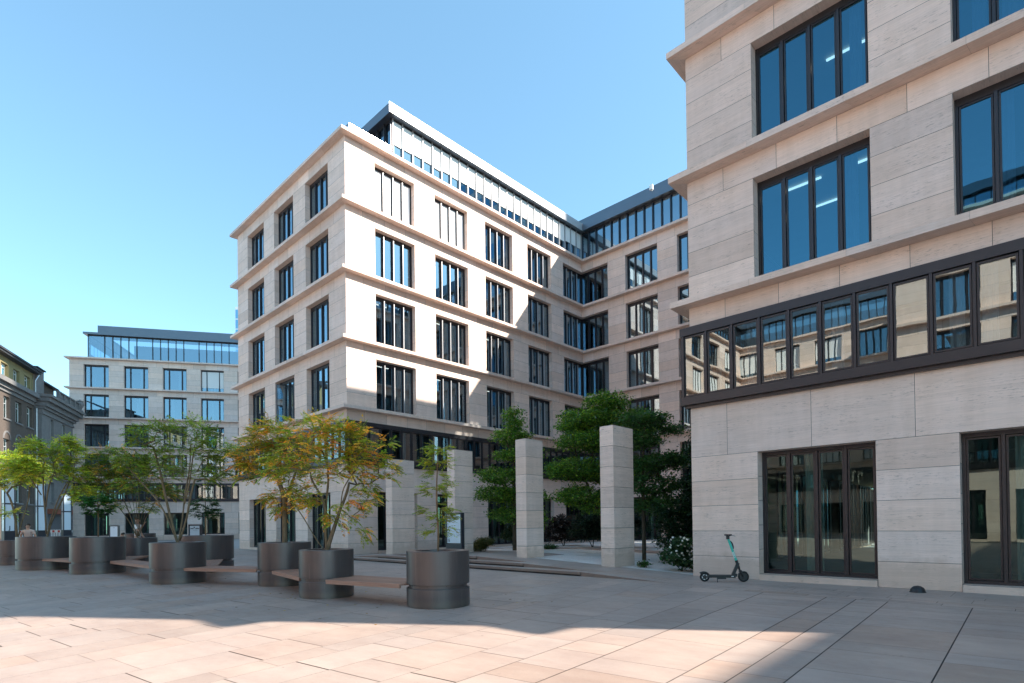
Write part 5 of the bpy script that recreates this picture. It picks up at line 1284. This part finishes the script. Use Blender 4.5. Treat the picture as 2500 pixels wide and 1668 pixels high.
# ------------------------------------------------------------------ construction barriers
def barrier(x, y, a, label):
    o = empty('barrier', (x, y, 0), label, 'barrier', 'red and white construction barriers', rz=a)
    b = MB(); ln = 1.95
    b.box((0, 0, 1.28), (ln, .04, .22)); b.box((0, 0, .45), (ln, .04, .12))
    for k in range(13): b.box((-ln/2+.07+k*(ln-.14)/12, 0, .72), (.055, .035, 1.42))
    for s_ in (-.6, .6): b.box((s_, 0, .06), (.2, .75, .12), col=(.1, .1, .1))
    p = b.build('barrier_frame', M['white_paint']); p.parent = o
    r = MB()
    for k in range(4): r.box((-ln/2+.28+k*.48, -.024, 1.28), (.2, .006, .18))
    for k in range(4): r.box((-ln/2+.28+k*.48, .024, 1.28), (.2, .006, .18))
    p = r.build('reflective_stripe', M['red_paint']); p.parent = o
fa, fb = Vector((-69.5, 2.75)), Vector((-62.8, 9.15)); fd = (fb-fa).normalized()
LB = ['construction barrier at the left photo edge beside the first display column', 'construction barrier behind the leaning person', 'construction barrier just left of the second display column', 'construction barrier behind the forked planter tree']
for k in range(4):
    c = fa+fd*(1.2+2.2*k); barrier(c.x, c.y, atan2(fd.y, fd.x), LB[k])

# ------------------------------------------------------------------ far tower
tw = empty('glass_tower', (-258.6, 110, 0), 'distant blue glass tower top peeking out beside the main building', 'building'); 
ta = atan2(.69, .72); tw.rotation_euler = (0, 0, ta)
b = MB(); b.box((0, 0, 50), (24, 20, 100)); p = b.build('tower_body', M['tower_frame']); p.parent = tw
b = MB()
for i in range(12):
    for j in range(22): b.box((-12+1+i*2.0, -10.02, 99-.2-j*4.5-2.0), (1.6, .1, 3.9))
p = b.build('window', M['tower_glass']); p.parent = tw

# ------------------------------------------------------------------ tall block north east, out of the picture: keeps the old building and the far block in shade
tn = empty('shade_tower', (10, 76.5, 0), 'unseen tall pale tower added north east to shade the old building and far block', 'building')
b = MB(); b.box((0, 0, 64), (20, 29, 128)); p = b.build('tower_body', M['tower_frame']); p.parent = tn
b = MB()
for j in range(30):
    b.box((-10.02, 0, 4+j*4.1), (.1, 28.4, 2.4)); b.box((0, -14.52, 4+j*4.1), (19.4, .1, 2.4))
p = b.build('window_band', M['tower_glass']); p.parent = tn

# ------------------------------------------------------------------ light, sky, camera
sund = Vector((1.0, .67, .87)).normalized(); el = math.asin(sund.z)
sl = bpy.data.lights.new('sun', 'SUN'); sl.energy = 2.0; sl.angle = radians(.53); sl.color = (1, .91, .80)
so = bpy.data.objects.new('sun', sl); so.rotation_euler = sund.to_track_quat('Z', 'Y').to_euler(); COL.objects.link(so)
wd = bpy.data.worlds.new('World'); S.world = wd; wd.use_nodes = True; nt = wd.node_tree; nt.nodes.clear()
sk_ = nt.nodes.new('ShaderNodeTexSky'); sk_.sky_type = 'NISHITA'; sk_.sun_disc = False; sk_.sun_elevation = el
sk_.sun_rotation = atan2(sund.x, sund.y); sk_.air_density = .85; sk_.dust_density = .3; sk_.ozone_density = 1.5; sk_.altitude = 100
bg = nt.nodes.new('ShaderNodeBackground'); bg.inputs[1].default_value = .15
wo_ = nt.nodes.new('ShaderNodeOutputWorld'); gmm = nt.nodes.new('ShaderNodeGamma'); gmm.inputs[1].default_value = .75; L(nt, sk_.outputs[0], gmm.inputs[0]); L(nt, mixc(nt, 1.0, gmm.outputs[0], (.415, .57, .575, 1), 'MULTIPLY'), bg.inputs[0]); L(nt, bg.outputs[0], wo_.inputs[0])
cam = bpy.data.cameras.new('camera'); co = bpy.data.objects.new('camera', cam); COL.objects.link(co); S.camera = co
cam.sensor_width = 36; cam.lens = 36*1357/2500; cam.shift_y = (1263-834)/2500; cam.clip_end = 2000; cam.clip_start = .05
f = Vector((-.6908, .7229, .0108)).normalized(); r = Vector((.7229, .6909, -.0121)); r = (r-f*r.dot(f)).normalized(); u = r.cross(f)
co.matrix_world = Matrix(((r.x, u.x, -f.x, 0), (r.y, u.y, -f.y, 0), (r.z, u.z, -f.z, 1.51), (0, 0, 0, 1)))
S.view_settings.view_transform = 'Standard'; S.view_settings.look = 'None'; S.view_settings.exposure = 2.56; S.view_settings.gamma = 1
S.render.engine = 'CYCLES'
S.cycles.max_bounces = 8; S.cycles.transparent_max_bounces = 8; S.cycles.caustics_reflective = True; S.cycles.blur_glossy = .4; S.cycles.sample_clamp_indirect = 10; S.cycles.caustics_refractive = False
S.cycles.use_denoising = True
